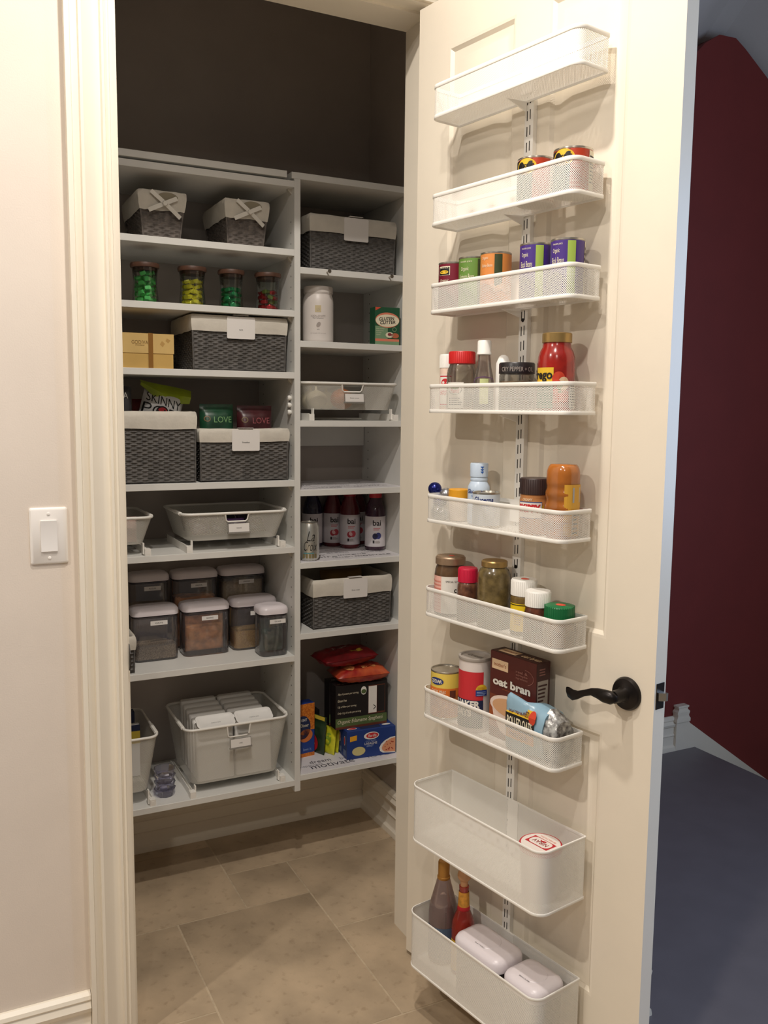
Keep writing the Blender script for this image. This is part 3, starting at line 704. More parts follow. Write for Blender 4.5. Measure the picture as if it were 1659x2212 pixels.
D.poly([(xr+.032, hb2*.80), (xr+.040, hb2*.72), (xr+.034, hb2*.62), (xr+.026, hb2*.70)], mat('pale_gold_ink', (190, 150, 84), .5), 0); D.poly([(xr+.046, hb2*.88), (xr+.056, hb2*.82), (xr+.050, hb2*.74), (xr+.042, hb2*.80)], MATS['pale_gold_ink'], 0); D.build('lettering', t)
wicker_px('wide lined wicker basket with white tag, beside the gold gift box', (416.6,678), (621,688.5), (423,800), (620,804), 718.5, 2.578, .245, zb, text='NUTS', tagx=-.000, seed=4)
# ---- snack baskets
zb = ZT['F']
wicker_px('tall lined wicker basket with popcorn bag sticking out', (222,889), (424,889), (226,1052), (424,1046), 927, 2.570, .255, zb, seed=5)
wicker_px('lined wicker basket with tag, holding green and maroon bags', (434.5,928), (625,925.7), (436,1043), (623,1037), 955, 2.570, .255, zb, text='Breakfast', tagx=.0, seed=6)
PW = mat('foil_white', (226, 226, 226), .25, var=.05, scale=30, bump=.3, bscale=60); LIME = mat('lime_foil', (158, 178, 34), .3, var=.12, scale=25)
c = on_y(362, 860, 2.68)
t = thing('popcorn_bag', 'white and lime popcorn bag standing in the tall wicker basket', 'bag', (c.x-.020, 2.700, zb+.045), 0)
hh = on_y(383, 836, 2.68).z-zb-.060
bm, mp = pouch(t, 'bag_body', .122, .070, hh, PW, loc=(-.040, 0, .008), rot=(0, math.radians(15), 0), seed=2, top=.002, pw=.4, wr=.004)
D = Decal(mp); D.text('SKINNY', -.002, hh-.030, .104, .026, BLACK, 0, shear=-.15, rot=-.08); D.text('POP', -.008, hh-.064, .10, .034, BLACK, 0, rot=-.05, bold=-.01)
D.ell(.000, hh-.064, .019, .019, BLACK, 0); D.ell(.000, hh-.064, .015, .015, mat('print_red', (190, 40, 48), .5), 1); D.build('lettering', bm)
fl = MB(); A = []; Bq = []
for i in range(9):
    s = i/8-.5; A.append((s*.155, -.012-.010*cos(s*3), hh-.012-.014*cos(s*5)-.016*(s+.5))); Bq.append((s*.158, .012+.01*sin(s*6), hh+.020+.005*sin(s*4)))
fl.grid([A, [(p[0], (p[1]+q[1])/2-.012, (p[2]+q[2])/2) for p, q in zip(A, Bq)], Bq]); fl.grid([[(p[0], p[1]+.002, p[2]) for p in A], [(p[0], (p[1]+q[1])/2-.010, (p[2]+q[2])/2) for p, q in zip(A, Bq)], [(p[0], p[1]+.002, p[2]) for p in Bq]])
fl.build('bag_flap', LIME, bm)
def shelf_bag(name, label, cat, u, vtop, y, zb, w, d, m, rz=0, seed=0, text=None, tm=None, tz=.03, tw=.06, th=.018, pw=.5, ring=None):
    P = on_y(u, vtop, y); h = P.z-zb; t = thing(name, label, cat, (P.x, y, zb), rz)
    bm, mp = pouch(t, 'bag_body', w, d, h, m, seed=seed, top=.012, pw=pw)
    if text:
        D = Decal(mp); D.text(text, w*.13, h-tz, tw*.92, th, tm, 0)
        if ring: D.ring(-w*.33, h-tz+.002, .010, .009, .003, ring, 0)
        D.build('lettering', bm)
    return t
GRN = mat('dark_green_foil', (24, 66, 44), .35, var=.35, scale=20); MAR = mat('maroon_foil', (66, 26, 30), .35, var=.3, scale=20)
shelf_bag('granola_bag', 'dark green granola bag standing in the tagged wicker basket', 'bag', 467, 873, 2.66, zb+.024, .104, .06, GRN, seed=4, text='LOVE', tm=mat('pale_green_ink', (124, 168, 110), .5), tz=.046, ring=mat('tan_ink', (120, 100, 70), .5))
shelf_bag('granola_bag', 'maroon granola bag standing in the tagged wicker basket', 'bag', 549, 876, 2.66, zb+.024, .112, .06, MAR, seed=6, text='LOVE', tm=mat('rose_ink', (158, 84, 88), .5), tz=.046, ring=MATS['tan_ink'])
shelf_bag('snack_bag', 'dark grey snack bag at the back of the tall wicker basket', 'bag', 254, 834, 2.640, zb+.030, .075, .040, mat('charcoal_foil', (52, 50, 54), .4, var=.2), seed=8, text='SEA', tm=WHITE, tz=.026, tw=.036)
shelf_bag('snack_bag', 'red snack bag behind the popcorn bag', 'bag', 312, 862, 2.775, zb+.026, .075, .04, mat('crimson_foil', (128, 34, 38), .4, var=.25), seed=9)
# ---- shallow mesh drawers
zb = ZT['G']; yf = 2.572
a, b = on_y(396,1115,yf), on_y(622.7,1102,yf); c, d = on_y(413,1172,yf), on_y(606,1160.5,yf)
mesh_drawer('shallow white mesh pull-out drawer with label, next to the divider panel', a.x, b.x, c.x, d.x, yf, 2.842, (a.z+b.z)/2, (c.z+d.z)/2, zb, 'SNACKS')
DK = mat('dark_purple_wrap', (46, 32, 50), .35, var=.4, scale=30); DK2 = mat('black_wrap', (30, 28, 32), .35, var=.3, scale=30); PURP = mat('violet_wrap', (84, 54, 104), .3, var=.3, scale=30)
rnd = random.Random(3)
for i in range(8):
    x = c.x+.046+(i % 4)*.060; y = 2.640+(i//4)*.10; m = [DK, DK2, PURP, DK2][(i+i//4) % 4]
    t = thing('snack_packet', ['dark purple', 'black', 'violet'][[DK, DK2, PURP].index(m)]+' wrapped snack packet lying in the shallow drawer', 'snack packet', (x, y, (c.z+d.z)/2+.004), rnd.uniform(-.04, .04), 'packets in the shallow drawer')
    pouch(t, 'wrapper', .056, .026, .062, m, loc=(0, -.01, .010), rot=(math.radians(-52), 0, 0), wr=.004, seed=i, top=.008)
lx = on_y(332,1118,yf); lb_ = on_y(314,1177,yf); rimz = (a.z+b.z)/2; wdr = b.x-a.x
mesh_drawer('shallow white mesh drawer of pink packets, half behind the casing', max(XL+.022, lx.x-wdr), lx.x, max(XL+.036, lx.x-wdr+.016), lb_.x, yf, 2.842, on_y(332,1118,yf).z, on_y(314,1177,yf).z, zb, None, cut=False)
PK = mat('pink_wrap', (196, 160, 150), .5, var=.15, scale=30); GY = mat('grey_wrap', (120, 122, 128), .4, var=.25, scale=30)
for i, (dx, m) in enumerate(((.045, PK), (.105, GY), (.075, PK))):
    t = thing('snack_packet', ['pale pink', 'grey', 'pale pink'][i]+' packet standing in the drawer by the casing', 'snack packet', (lb_.x-dx, 2.62+i*.07, lb_.z+.003), .1*i, 'packets in the drawer by the casing')
    pouch(t, 'wrapper', .06, .045, .075+.02*(i == 1), m, wr=.004, seed=i+20, top=.008)
# ---- clear pop-top containers
zb = ZT['H']
OATS = mat('rolled_oats', (214, 194, 164), .9, scale=420, col2=(118, 100, 82), bump=1, bscale=300); QUIN = mat('golden_grain', (236, 200, 124), .9, scale=500, col2=(196, 150, 82), bump=.6, bscale=400)
BEI = mat('beige_flour', (186, 168, 142), .9, var=.12, scale=60); BRN = mat('brown_pasta_bag', (222, 160, 108), .35, var=.3, scale=35); GRB = mat('green_tea_bag', (74, 94, 82), .3, var=.4, scale=40)
def cpx(u0, v0, u1, v1):
    a, b = on_z(u0, v0, zb), on_z(u1, v1, zb); return a, b
specs = [((289.6,1433),(389,1425),.168,'OATS',.046,OATS,None,'clear container of dark mixed grain with white lid'),
         ((398,1421),(500,1411),.168,'BAKING',0,None,BRN,'clear container holding an orange pasta bag'),
         ((503,1407),(603,1398),.168,'RICE',.060,QUIN,None,'clear container of golden grain behind the small container')]
for i, (pa, pb, hh, tx, fl_, fm, bg_, lab) in enumerate(specs):
    A, B_ = cpx(*pa, *pb); yfr = .5*(A.y+B_.y)
    container(lab, (A.x+B_.x)/2, yfr+.045, zb, min(.149, B_.x-A.x+.006), .090, hh, fl_, fm, tx, bag=bg_)
A, B_ = cpx(563, 1421, 625, 1415)
container('small clear container of dark green packets in front of the golden grain', .5*(A.x+B_.x)+.001, 2.579+.044, zb, .094, .088, .160, 0, None, 'TEA BAGS', bag=GRB)
bb = [((278,369), 1256, 'FLOUR', .150, BEI, 'tall clear container of flour behind the dark mixed grain'), ((374,474), 1249, 'PASTA', .165, BRN, 'tall clear container in the back row, middle of three'), ((478,576), 1241, 'COUSCOUS', .205, mat('couscous', (172, 154, 124), .9, var=.15, scale=200), 'tall clear container of pale couscous against the back wall')]
for (us, vb, tx, fl_, fm, lab) in bb:
    yfr = 2.792; L_, R_ = on_y(us[0], vb, yfr), on_y(us[1], vb, yfr); z_ = .5*(L_.z+R_.z)
    container(lab, .5*(L_.x+R_.x), yfr+.042, zb, R_.x-L_.x-.004, .084, z_-zb+.024, fl_, fm, tx)
# lined basket cut off by the casing
a = on_z(290, 1452, zb)
wicker('narrow lined wicker basket mostly hidden behind the casing', .16, .155, .20, .19, .112, .040, (a.x-.08, 2.567+.111, zb+.0003), seed=11)
# ---- deep mesh drawers on the lowest shelf
zb = ZT['I']; yf = 2.574
a, b = on_y(401,1582,yf), on_y(625,1547,yf); c, d = on_y(420.5,1701,yf), on_y(606,1671,yf)
mesh_drawer('deep white mesh pull-out drawer with stacked white trays, next to the divider panel', a.x, b.x, c.x, d.x, yf, 2.850, (a.z+b.z)/2, (c.z+d.z)/2, zb, 'LIDS')
TRAY = mat('white_tray', (240, 238, 234), .35, var=.01)
zbot = (c.z+d.z)/2; zrim = (a.z+b.z)/2; cx0 = (a.x+b.x)/2
# white flip-top packs standing in two rows
for colx in (0, 1):
    for k in range(6):
        x = cx0-.064+colx*.124; y = 2.622+k*.037; w3 = .118
        front = (k == 0)
        t = thing('white_pack', 'smooth white pack lying at the front of the deep drawer' if front else 'white flip-top pack standing in a row in the deep drawer', 'pack', (x, y, zbot+.004), 0, 'front packs of the deep drawer' if front else 'white packs in the deep drawer')
        hp = zrim-zbot-.006+k*.0035; m_ = MB()
        lv_ = [(0, w3, .034, .008), (hp-.014, w3, .034, .010), (hp-.004, w3, .030, .010), (hp, w3-.006, .022, .008)]
        m_.loft([[(p[0], p[1]+.30*max(0, p[2]-hp+.05)*1.0, p[2]) for p in rr(ww, dd, r_, 4, 0, 0, z_)] for z_, ww, dd, r_ in lv_])
        m_.build('pack_body', TRAY, t, angle=50)
        if front:
            m2 = MB(); R2 = Matrix.Translation((0, -.010, hp+.008)) @ Matrix.Rotation(math.radians(26), 4, 'X')
            m2.loft([rr(w3-.004, .048, .012, 4, 0, 0, -.004), rr(w3+.002, .054, .013, 4, 0, 0, .002), rr(w3+.002, .054, .013, 4, 0, 0, .004), rr(w3-.010, .042, .010, 4, 0, 0, .0045), rr(w3-.016, .036, .008, 4, 0, 0, .002)], M=R2)
            tr = m2.build('tray_lid', TRAY, t, angle=50)
            Rm = R2; D = Decal(lambda u, v, l, Rm=Rm: Rm @ Vector((u, v, .0026+.0003*l))); D.text('naturals', 0, -.006, .030, .005, mat('pale_grey_ink', (170, 168, 166), .6), 0); D.build('lettering', tr)
lx, lb_ = on_y(343,1591,yf), on_y(325,1712,yf); wdr = b.x-a.x
mesh_drawer('deep white mesh drawer half hidden behind the casing', max(XL+.022, lx.x-wdr), lx.x, max(XL+.034, lx.x-wdr+.02), lb_.x, yf, 2.850, lx.z, lb_.z, zb, None, cut=False)
YEL = mat('yellow_print', (222, 196, 70), .5); 
t, F = carton('mix_packet', 'white and yellow mix packet standing in the deep drawer by the casing', 'packet', (lb_.x-.044, 2.715, lb_.z+.004), -.05, .082, .02, .165, mat('white_card_gloss', (216, 218, 220), .4), None)
F['front'].rect(-.0425, .105, .0425, .145, YEL, 0, 1).rect(-.0425, .145, .0425, .165, mat('navy_print', (32, 44, 82), .5), 0, 1).text('f', -.01, .072, .012, .03, BLACK, 0); F['front'].build('print', t)
t, F = carton('mix_packet', 'dark blue mix packet at the back of the drawer by the casing', 'packet', (lb_.x-.050, 2.785, lb_.z+.004), -.03, .09, .03, .185, MATS['navy_print'], None)
# clear bottle pack
P = on_z(359, 1727, zb); CLR = clear('clear_pet', (222, 222, 236), .22, .05, .10, (176, 174, 200))
t = thing('plastic_cup_stack', 'stack of clear plastic cups between the two deep drawers', 'cups', (P.x+.004, P.y+.034, zb+.0003))
hs = on_y(359, 1657, P.y+.034).z-zb
for k in range(4):
    mb = MB(); z0 = k*hs*.24; n = 8; lo_ = []
    for (r_, z_) in ((.024, 0), (.027, .004), (.032, hs*.26), (.034, hs*.27), (.0325, hs*.275)): lo_.append([(r_*cos(2*pi*j/n+.3*k), r_*sin(2*pi*j/n+.3*k), z0+z_) for j in range(n)])
    mb.loft(lo_, cap1=False); mb.build('cup', CLR, t, angle=25)
# ================================================================== RIGHT COLUMN
wicker_px('lined wicker basket with blank tag on the top shelf', (673,458), (857,481.5), (677,576), (856,593), 507, 2.600, .235, ZRT[1], text='', tagx=.006, tagw=.084, tagh=.070, seed=7)
wicker_px('lined wicker basket with tag, holding brown and red bags', (680.6,1255), (847,1243), (681,1362), (846,1346), 1285, 2.583, .245, ZRT[6], text='Grain mixes', tagx=.006, seed=8)
# cup hooks screwed into a shelf edge
for i, (u, v) in enumerate(((706, 588), (840, 599))):
    P = on_y(u, v, YS); t = MB(); t.tube([(0, 0, 0), (0, -.012, 0), (0, -.020, -.001)], .0022, 8); t.lathe([(.0055, 0), (.0062, .002), (.0050, .004)], 16, M=Matrix.Translation((0, -.020, 0)) @ Matrix.Rotation(pi/2, 4, 'X'))
    t.build('peg', STEEL, SH, loc=(P.x-XD0, -.0002, P.z))
# white tub
zb = ZRT[2]; P = on_y(687, 738, 2.655); ppm = FPX/((P-CAMP).dot(_fw)); r = 35.5/ppm; ht = on_y(687, 617, 2.655-r*.8).z-zb
r = min(r, .0485)
t = thing('powder_tub', 'tall white plastic powder tub with screw lid', 'tub', (max(P.x, XD1+r+.003), 2.655, zb+.0003)); WP = mat('white_hdpe', (226, 218, 212), .38)
lathe_part(t, 'tub_body', [(r*.90, 0), (r*.98, .004), (r, .012), (r, ht*.70), (r*.985, ht*.76), (r*.94, ht*.82), (r*.90, ht*.845), (r*.90, ht*.87), (r*.93, ht*.872), (r*.93, ht*.885)], WP, 48)
lathe_part(t, 'screw_lid', [(r*.95, ht*.888), (r*.955, ht*.90), (r*.95, ht*.99), (r*.92, ht)], WP, 48)
th = math.atan2(-2.6, -1.04); D = Decal(cyl_map(r, th)); TAN = mat('tan_print', (206, 190, 150), .5); LG = mat('light_grey_ink', (166, 156, 150), .6)
D.rect(-.010, ht*.535, .009, ht*.655, TAN, 0, 6); D.text('LS', 0, ht*.585, .009, .008, LG, 1); D.text('IDEALSHAPE', 0, ht*.47, .046, .006, LG, 0); D.text('Meal replacement', 0, ht*.43, .034, .004, GREYINK, 0)
D.ell(.001, ht*.315, .006, .009, LG, 0, rot=-.5); D.text('vanilla', 0, ht*.235, .008, .0028, GREYINK, 0); D.text('net weight 30 servings', 0, ht*.165, .05, .0026, LG, 0); D.build('printed_label', t)
# green carton
GC = mat('green_carton', (36, 86, 58), .45); GL = mat('sage_print', (124, 156, 120), .5); COR = mat('coral_print', (226, 132, 104), .5); CRM = mat('cream_print', (238, 228, 200), .5)
a, b = on_y(812, 743, 2.585), on_y(862, 744, 2.585); hh = on_y(838, 664, 2.585).z-zb
t, F = carton('supplement_carton', 'green and coral supplement carton on the shelf with the white tub', 'carton', ((a.x+b.x)/2, 2.585+.022, zb+.0003), -.06, b.x-a.x+.003, .042, hh, GC); w2 = b.x-a.x
f = F['front']; f.rect(-w2/2, 0, w2/2, hh*.10, GL, 0, 1).rect(-w2/2, hh*.10, w2/2, hh*.165, COR, 0, 1).rect(-w2/2, hh*.165, w2*.02, hh*.5, GL, 0, 1)
f.ell(0, hh*.66, w2*.5, hh*.20, COR, 1).ell(0, hh*.645, w2*.49, hh*.165, CRM, 2).text('GLUTEN', -.003, hh*.695, w2*.64, hh*.085, BLACK, 3, .02, .2, .08).text('CUTTER', .001, hh*.60, w2*.64, hh*.085, BLACK, 3, .02, .2, .08)
f.ell(w2*.10, hh*.27, w2*.17, hh*.075, CRM, 1).ell(w2*.10, hh*.285, w2*.085, hh*.04, mat('plum_print', (140, 56, 62), .5), 2).ell(w2*.33, hh*.255, w2*.16, hh*.07, mat('peach_print', (190, 104, 72), .5), 1).ring(w2*.30, hh*.42, w2*.09, hh*.06, .002, GL, 1)
for k, (tx, q) in enumerate((('Assists in Gluten', .34), ('Breakdown from', .30), ('our unique', .22), ('enzymes', .17))): f.text(tx, -w2*.46+w2*q/2, hh*(.43-k*.055), w2*q, hh*.026, CRM, 1)
f.poly([(-w2*.5, hh*.90), (-w2*.26, hh*.99), (-w2*.5, hh*.995)], mat('red_corner', (214, 84, 62), .5), 1); f.build('print', t)
F['right'].lines(-.016, hh*.15, .014, hh*.8, 9, mat('dark_green_ink', (24, 58, 40), .5), 0); F['right'].build('side_print', t)
P = on_y(760, 738, 2.70); t = tag(MB().loft([rr(.09, .03, .012, 4, 0, 0, 0), rr(.085, .028, .012, 4, 0, 0, .004), rr(.03, .012, .005, 4, -.01, 0, .010)]).build('foil_sachet', mat('grey_foil', (72, 72, 82), .3, metal=.3), loc=(P.x, 2.68, zb+.0003), angle=60), 'flat dark foil sachet lying between the tub and the carton', 'sachet')
# ---- onion drawer
zb = ZRT[3]; yf = 2.574
a, b = on_y(657,828,yf), on_y(862,830,yf); c, d = on_y(676,886,yf), on_y(850,885.6,yf)
mesh_drawer('shallow white mesh drawer of onions with label', a.x, b.x, c.x, d.x, yf, 2.848, (a.z+b.z)/2, (c.z+d.z)/2, zb, 'Sweet onions')
def onion(x, y, z, r, m, lab):
    t = thing('onion', lab, 'onion', (x, y, z), random.uniform(0, 6)); n = 24; mb = MB(); lo_ = []
    for k in range(13):
        a_ = -pi/2+pi*k/12; rad = r*cos(a_)*1.0; zz = r*.88*(sin(a_)+1)
        lo_.append([((rad+.0006*cos(j*pi/1.5)*(k % 12 > 0)+.0002)*cos(2*pi*j/n), (rad+.0002)*sin(2*pi*j/n), zz) for j in range(n)])
    mb.loft(lo_); mb.build('bulb', m, t, angle=80); MB().loft([rr(.012, .012, .005, 3, 0, 0, r*1.74), rr(.006, .005, .002, 3, .001, 0, r*1.74+.008), rr(.009, .003, .001, 3, .002, 0, r*1.74+.014)]).build('dry_neck', m, t)
WO = mat('white_onion_skin', (216, 206, 176), .35, var=.08, scale=30); OO = mat('brown_onion_skin', (196, 112, 62), .4, var=.18, scale=22); zo = (c.z+d.z)/2+.0015
onion(c.x+.040, 2.645, zo, .034, WO, 'white onion in the shallow drawer, against the divider side'); onion(c.x+.052, 2.725, zo, .034, WO, 'white onion at the back of the shallow drawer')
onion((c.x+d.x)/2-.002, 2.665, zo, .038, OO, 'orange brown onion behind the drawer label'); onion(c.x+.122, 2.758, zo, .033, WO, 'white onion behind the orange brown onion')
# ---- shelf liners with printed words
LINER = mat('liner_paper', (222, 219, 222), .55, var=.02, scale=30); INK = mat('liner_ink', (84, 82, 90), .7); INK2 = mat('liner_ink_pale', (150, 148, 154), .7)
def liner(z, words, label):
    x0, x1, y0, y1 = XD1+.004, XP-.004, YS+.004, YB-.01; cx, cy = (x0+x1)/2, (y0+y1)/2
    o = thing('shelf_liner', label, 'shelf liner', (cx, cy, z+.0001)); MB().box(x0-cx, x1-cx, y0-cy, y1-cy, 0, .0009).build('liner_sheet', LINER, o, smooth=False)
    for tx, u, v, w_, h_, dark in words: Decal(flat_map((0, 0, .0009), (1,0,0), (0,1,0), (0,0,1))).text(tx, u, v, w_, h_, INK if dark else INK2, 0).build('printed_word', o)
liner(ZRT[7], [('motivate', -.055, -.126, .155, .030, 1), ('love', .115, -.122, .080, .026, 0), ('dream', -.085, -.088, .075, .024, 1), ('happiness', -.125, -.112, .08, .018, 0), ('believe', .02, -.095, .07, .02, 0)], 'word printed shelf liner under the pasta boxes')
rw = [('inspire', -.09, -.10, .12, .022, 1), ('motivate', .09, -.118, .13, .020, 1), ('imagine', .03, -.085, .10, .018, 1), ('courage', .12, -.06, .09, .016, 0), ('family', -.1, -.06, .09, .018, 0), ('laugh', -.02, -.122, .07, .018, 0), ('dream', 0, -.03, .08, .02, 0), ('strength', -.12, -.01, .1, .018, 0), ('live', .12, -.02, .05, .02, 1), ('explore', .03, .03, .1, .02, 0), ('joy', -.1, .05, .05, .02, 1), ('wonder', .1, .07, .1, .02, 0)]
liner(ZRT[5], rw, 'word printed shelf liner under the drink bottles'); liner(ZRT[4], [(a_, -b_, c_, d_, e_, f_) for a_, b_, c_, d_, e_, f_ in rw], 'word printed shelf liner on the empty shelf')
# plain liners of the left column show as thin papers at the shelf edge
# ---- drinks
zb = ZRT[5]+.0011
P = on_z(669, 1213, zb); ppm = FPX/((P-CAMP).dot(_fw)); r = .0325; yc = 2.605
t = thing('soda_can', 'slim silver soda can standing beside the divider panel', 'can', (max(on_y(668, 1170, yc).x, XD1+r+.001), yc, zb)); hc_ = .122
ALU = mat('printed_aluminium', (206, 206, 200), .28, metal=.75, var=.10, scale=25)
lathe_part(t, 'can_body', [(r*.70, .002), (r*.76, 0), (r*.86, .004), (r, .012), (r, hc_-.014), (r*.86, hc_-.004), (r*.84, hc_-.001)], ALU, 40); lathe_part(t, 'can_lid', [(r*.84, hc_-.002), (r*.86, hc_), (r*.83, hc_+.0008), (r*.80, hc_-.003)], STEEL, 40)
th = math.atan2(-2.6, -1.03)+.1; D = Decal(cyl_map(r, th)); D.text('La', .002, hc_*.66, .026, .032, BLACK, 0, -.01, .35); D.text('Croix', .001, hc_*.40, .044, .030, BLACK, 0, -.01, .35); D.rect(-.022, hc_*.20, .012, hc_*.225, mat('teal_print', (96, 150, 156), .4), 0)
for k in range(5): D.rect(-.024+k*.010, hc_*.08, -.018+k*.010, hc_*.19, mat('khaki_print', (150, 138, 96), .4, metal=.4), 0)
D.build('printed_label', t)
BL = mat('bottle_label', (226, 220, 224), .5); BI = mat('dark_ink', (40, 34, 38), .6)
def drink(x, y, juice, fruit, lab, rot=0):
    t = thing('drink_bottle', lab, 'bottle', (x, y, zb)); r = .0350; H_ = .205; m = mat('juice_'+juice[0], juice[1], .18, var=.15, scale=20, coat=.5)
    lathe_part(t, 'bottle_body', [(r*.86, 0), (r*.98, .004), (r, .010), (r, .122), (r*.97, .136), (r*.80, .156), (r*.60, .172), (r*.56, .182)], m, 40)
    lathe_part(t, 'cap', [(r*.60, .180), (r*.62, .182), (r*.62, H_-.002), (r*.56, H_)], mat('cap_'+juice[0], juice[2], .4), 32)
    lathe_part(t, 'label_wrap', [(r+.0003, .014), (r+.0006, .0145), (r+.0006, .117), (r+.0003, .1175)], BL, 40, cap0=False, cap1=False)
    th = math.atan2(-y, -x)+rot; D = Decal(cyl_map(r+.0006, th)); D.text('bai', .006, .096, .028, .019, BI, 0, .02); D.rect(-.006, .076, .018, .0785, fruit[0], 0, 5); D.rect(-.006, .071, .014, .0735, fruit[0], 0, 5)
    D.ell(.000, .050, .009, .0105, fruit[1], 0); D.ell(.011, .052, .010, .011, fruit[2], 1); D.ell(.003, .052, .0055, .0075, fruit[3], 2, rot=.5); D.rect(-.008, .026, -.002, .036, BI, 0, 3); D.lines(0, .026, .018, .036, 3, LG, 0); D.build('printed_label', t)
pinkf = [mat('rose_print', (214, 130, 136), .5), mat('ruby_print', (176, 44, 58), .5), mat('rose2_print', (200, 72, 84), .5), mat('blush_print', (238, 190, 190), .5)]
bluef = [MATS['rose_print'], mat('indigo_print', (40, 40, 84), .5), mat('blueberry_print', (58, 64, 128), .5), mat('indigo2_print', (34, 34, 66), .5)]
RJ = ('red', (96, 28, 34), (150, 36, 44)); PJ = ('purple', (54, 20, 44), (190, 40, 54)); BJ = ('navy', (34, 30, 56), (40, 40, 70))
y1_, y2_ = 2.790, 2.715; bx1 = on_y(755.6, 1150, y1_).x; bx2 = min(on_y(812.6, 1150, y2_).x, XP-.0372)
drink(bx1, y1_, RJ, pinkf, 'red juice bottle with coconut picture on its label'); drink(bx2, y2_, PJ, bluef, 'purple juice bottle with blueberry picture, beside the side panel')
drink(bx1-.038, y1_+.062, RJ, pinkf, 'dark red juice bottle behind the coconut labelled bottle'); drink(max(bx1+.062, XP-.042), 2.862, RJ, pinkf, 'dark red juice bottle behind the purple juice bottle'); drink(bx1-.111, 2.863, BJ, bluef, 'navy capped juice bottle against the back wall')
# ---- bags in the lower basket
zb = ZRT[6]; TANB = mat('tan_foil', (150, 118, 66), .38, var=.2, scale=18); REDB = mat('wine_foil', (122, 26, 42), .35, var=.2, scale=18)
t = thing('grain_bag', 'tan grain bag lying in the lower tagged basket', 'bag', (1.212, 2.715, zb+.036)); pouch(t, 'bag_body', .155, .085, .132, TANB, rot=(math.radians(-12), 0, 0), seed=11, pw=.45, top=.004)
t = thing('grain_bag', 'wine red bag lying in the lower tagged basket', 'bag', (on_y(690, 1255, 2.66).x+.014, 2.645, zb+.034)); pouch(t, 'bag_body', .095, .045, .102, REDB, rot=(0, math.radians(8), 0), seed=12, top=.004)
# ---- pasta shelf
zb = ZRT[7]+.0011
BB = mat('pasta_blue', (34, 62, 132), .42, var=.08, scale=10); RO = mat('logo_red', (206, 40, 48), .5)
a, b = on_z(752, 1642, zb), on_z(856, 1626, zb); rzb = math.atan2(b.y-a.y, b.x-a.x); w2 = (b-a).length
hb_ = on_y(861, 1566, b.y).z-zb; mid = (a+b)/2; nrm = Vector((-sin(rzb), cos(rzb), 0)); mid.x -= max(0, max(b.x, b.x+nrm.x*.09)-(XP-.003))
def pasta(k):
    P = mid+nrm*(.0215+k*.0445); t, F = carton('pasta_box', ['front blue lasagne box with a dish pictured on it', 'blue lasagne box tucked behind the front lasagne box'][k], 'box', (P.x, P.y, zb), rzb, w2, .042, hb_, BB)
    f = F['front']; h = hb_; f.ell(w2*.00, h*.76, w2*.155, h*.135, WHITE, 0).ell(w2*.015, h*.765, w2*.125, h*.10, RO, 1).text('Barilla', w2*.015, h*.765, w2*.17, h*.10, WHITE, 2, 0, .2)
    f.text('OVEN READY', -w2*.01, h*.575, w2*.22, h*.05, mat('sky_ink', (150, 170, 210), .5), 0).text('LASAGNE', -w2*.01, h*.49, w2*.26, h*.085, WHITE, 0).lines(-w2*.10, h*.37, w2*.08, h*.44, 2, MATS['sky_ink'], 0)
    f.ell(-w2*.26, h*.26, w2*.135, h*.155, mat('pasta_yellow', (214, 202, 140), .6), 0); f.poly([(-w2*.44, h*.63), (-w2*.30, h*.66), (-w2*.30, h*.84), (-w2*.44, h*.81)], mat('amber_print', (236, 172, 42), .5), 0)
    pts = [(w2*.5, h*.64)]+[(w2*.5-w2*.33*sin(q*pi/2/10*1.0), h*.06+h*.58*(1-(q/10.)**1.6)*1.0) for q in range(0, 11)]+[(w2*.5, h*.02)]
    f.poly([(w2*.499, h*.62), (w2*.40, h*.61), (w2*.28, h*.52), (w2*.20, h*.40), (w2*.165, h*.28), (w2*.18, h*.16), (w2*.24, h*.08), (w2*.499, h*.03)], WHITE, 0)
    f.poly([(w2*.499, h*.58), (w2*.41, h*.565), (w2*.31, h*.48), (w2*.24, h*.36), (w2*.215, h*.26), (w2*.23, h*.17), (w2*.28, h*.11), (w2*.499, h*.07)], mat('sauce_print', (226, 156, 116), .6), 1)
    rnd = random.Random(4)
    for q in range(16): f.ell(w2*rnd.uniform(.27, .47), h*rnd.uniform(.14, .50), w2*.012, h*.018, mat('tomato_print', (172, 60, 38), .6), 2, 8)
    f.build('print', t)
    l = F['left']; l.ell(0, h*.62, .006, h*.17, WHITE, 0).ell(0, h*.62, .0045, h*.14, RO, 1).rect(-.012, h*.1, .012, h*.3, mat('pale_blue_print', (110, 126, 160), .6), 0, 1); l.build('side_print', t)
    u = F['top']; u.ell(-w2*.36, 0, w2*.10, .008, WHITE, 0).ell(-w2*.355, 0, w2*.08, .006, RO, 1).ell(w2*.36, .004, w2*.09, .007, WHITE, 0).rect(-w2*.2, -.012, w2*.22, .012, MATS['navy_print'], 0, 1); u.build('top_print', t)
pasta(0); pasta(1)
ES = mat('black_carton', (30, 27, 28), .4); EG = mat('olive_print', (88, 108, 62), .5); EBR = mat('brown_print', (104, 54, 38), .5)
zb2 = zb+hb_; ye = (mid+nrm*.030).y
a, b = on_y(727, 1555, ye), on_y(836, 1541, ye); w3 = (b.x-a.x); h3 = on_y(836, 1469, ye).z-zb2-.0005
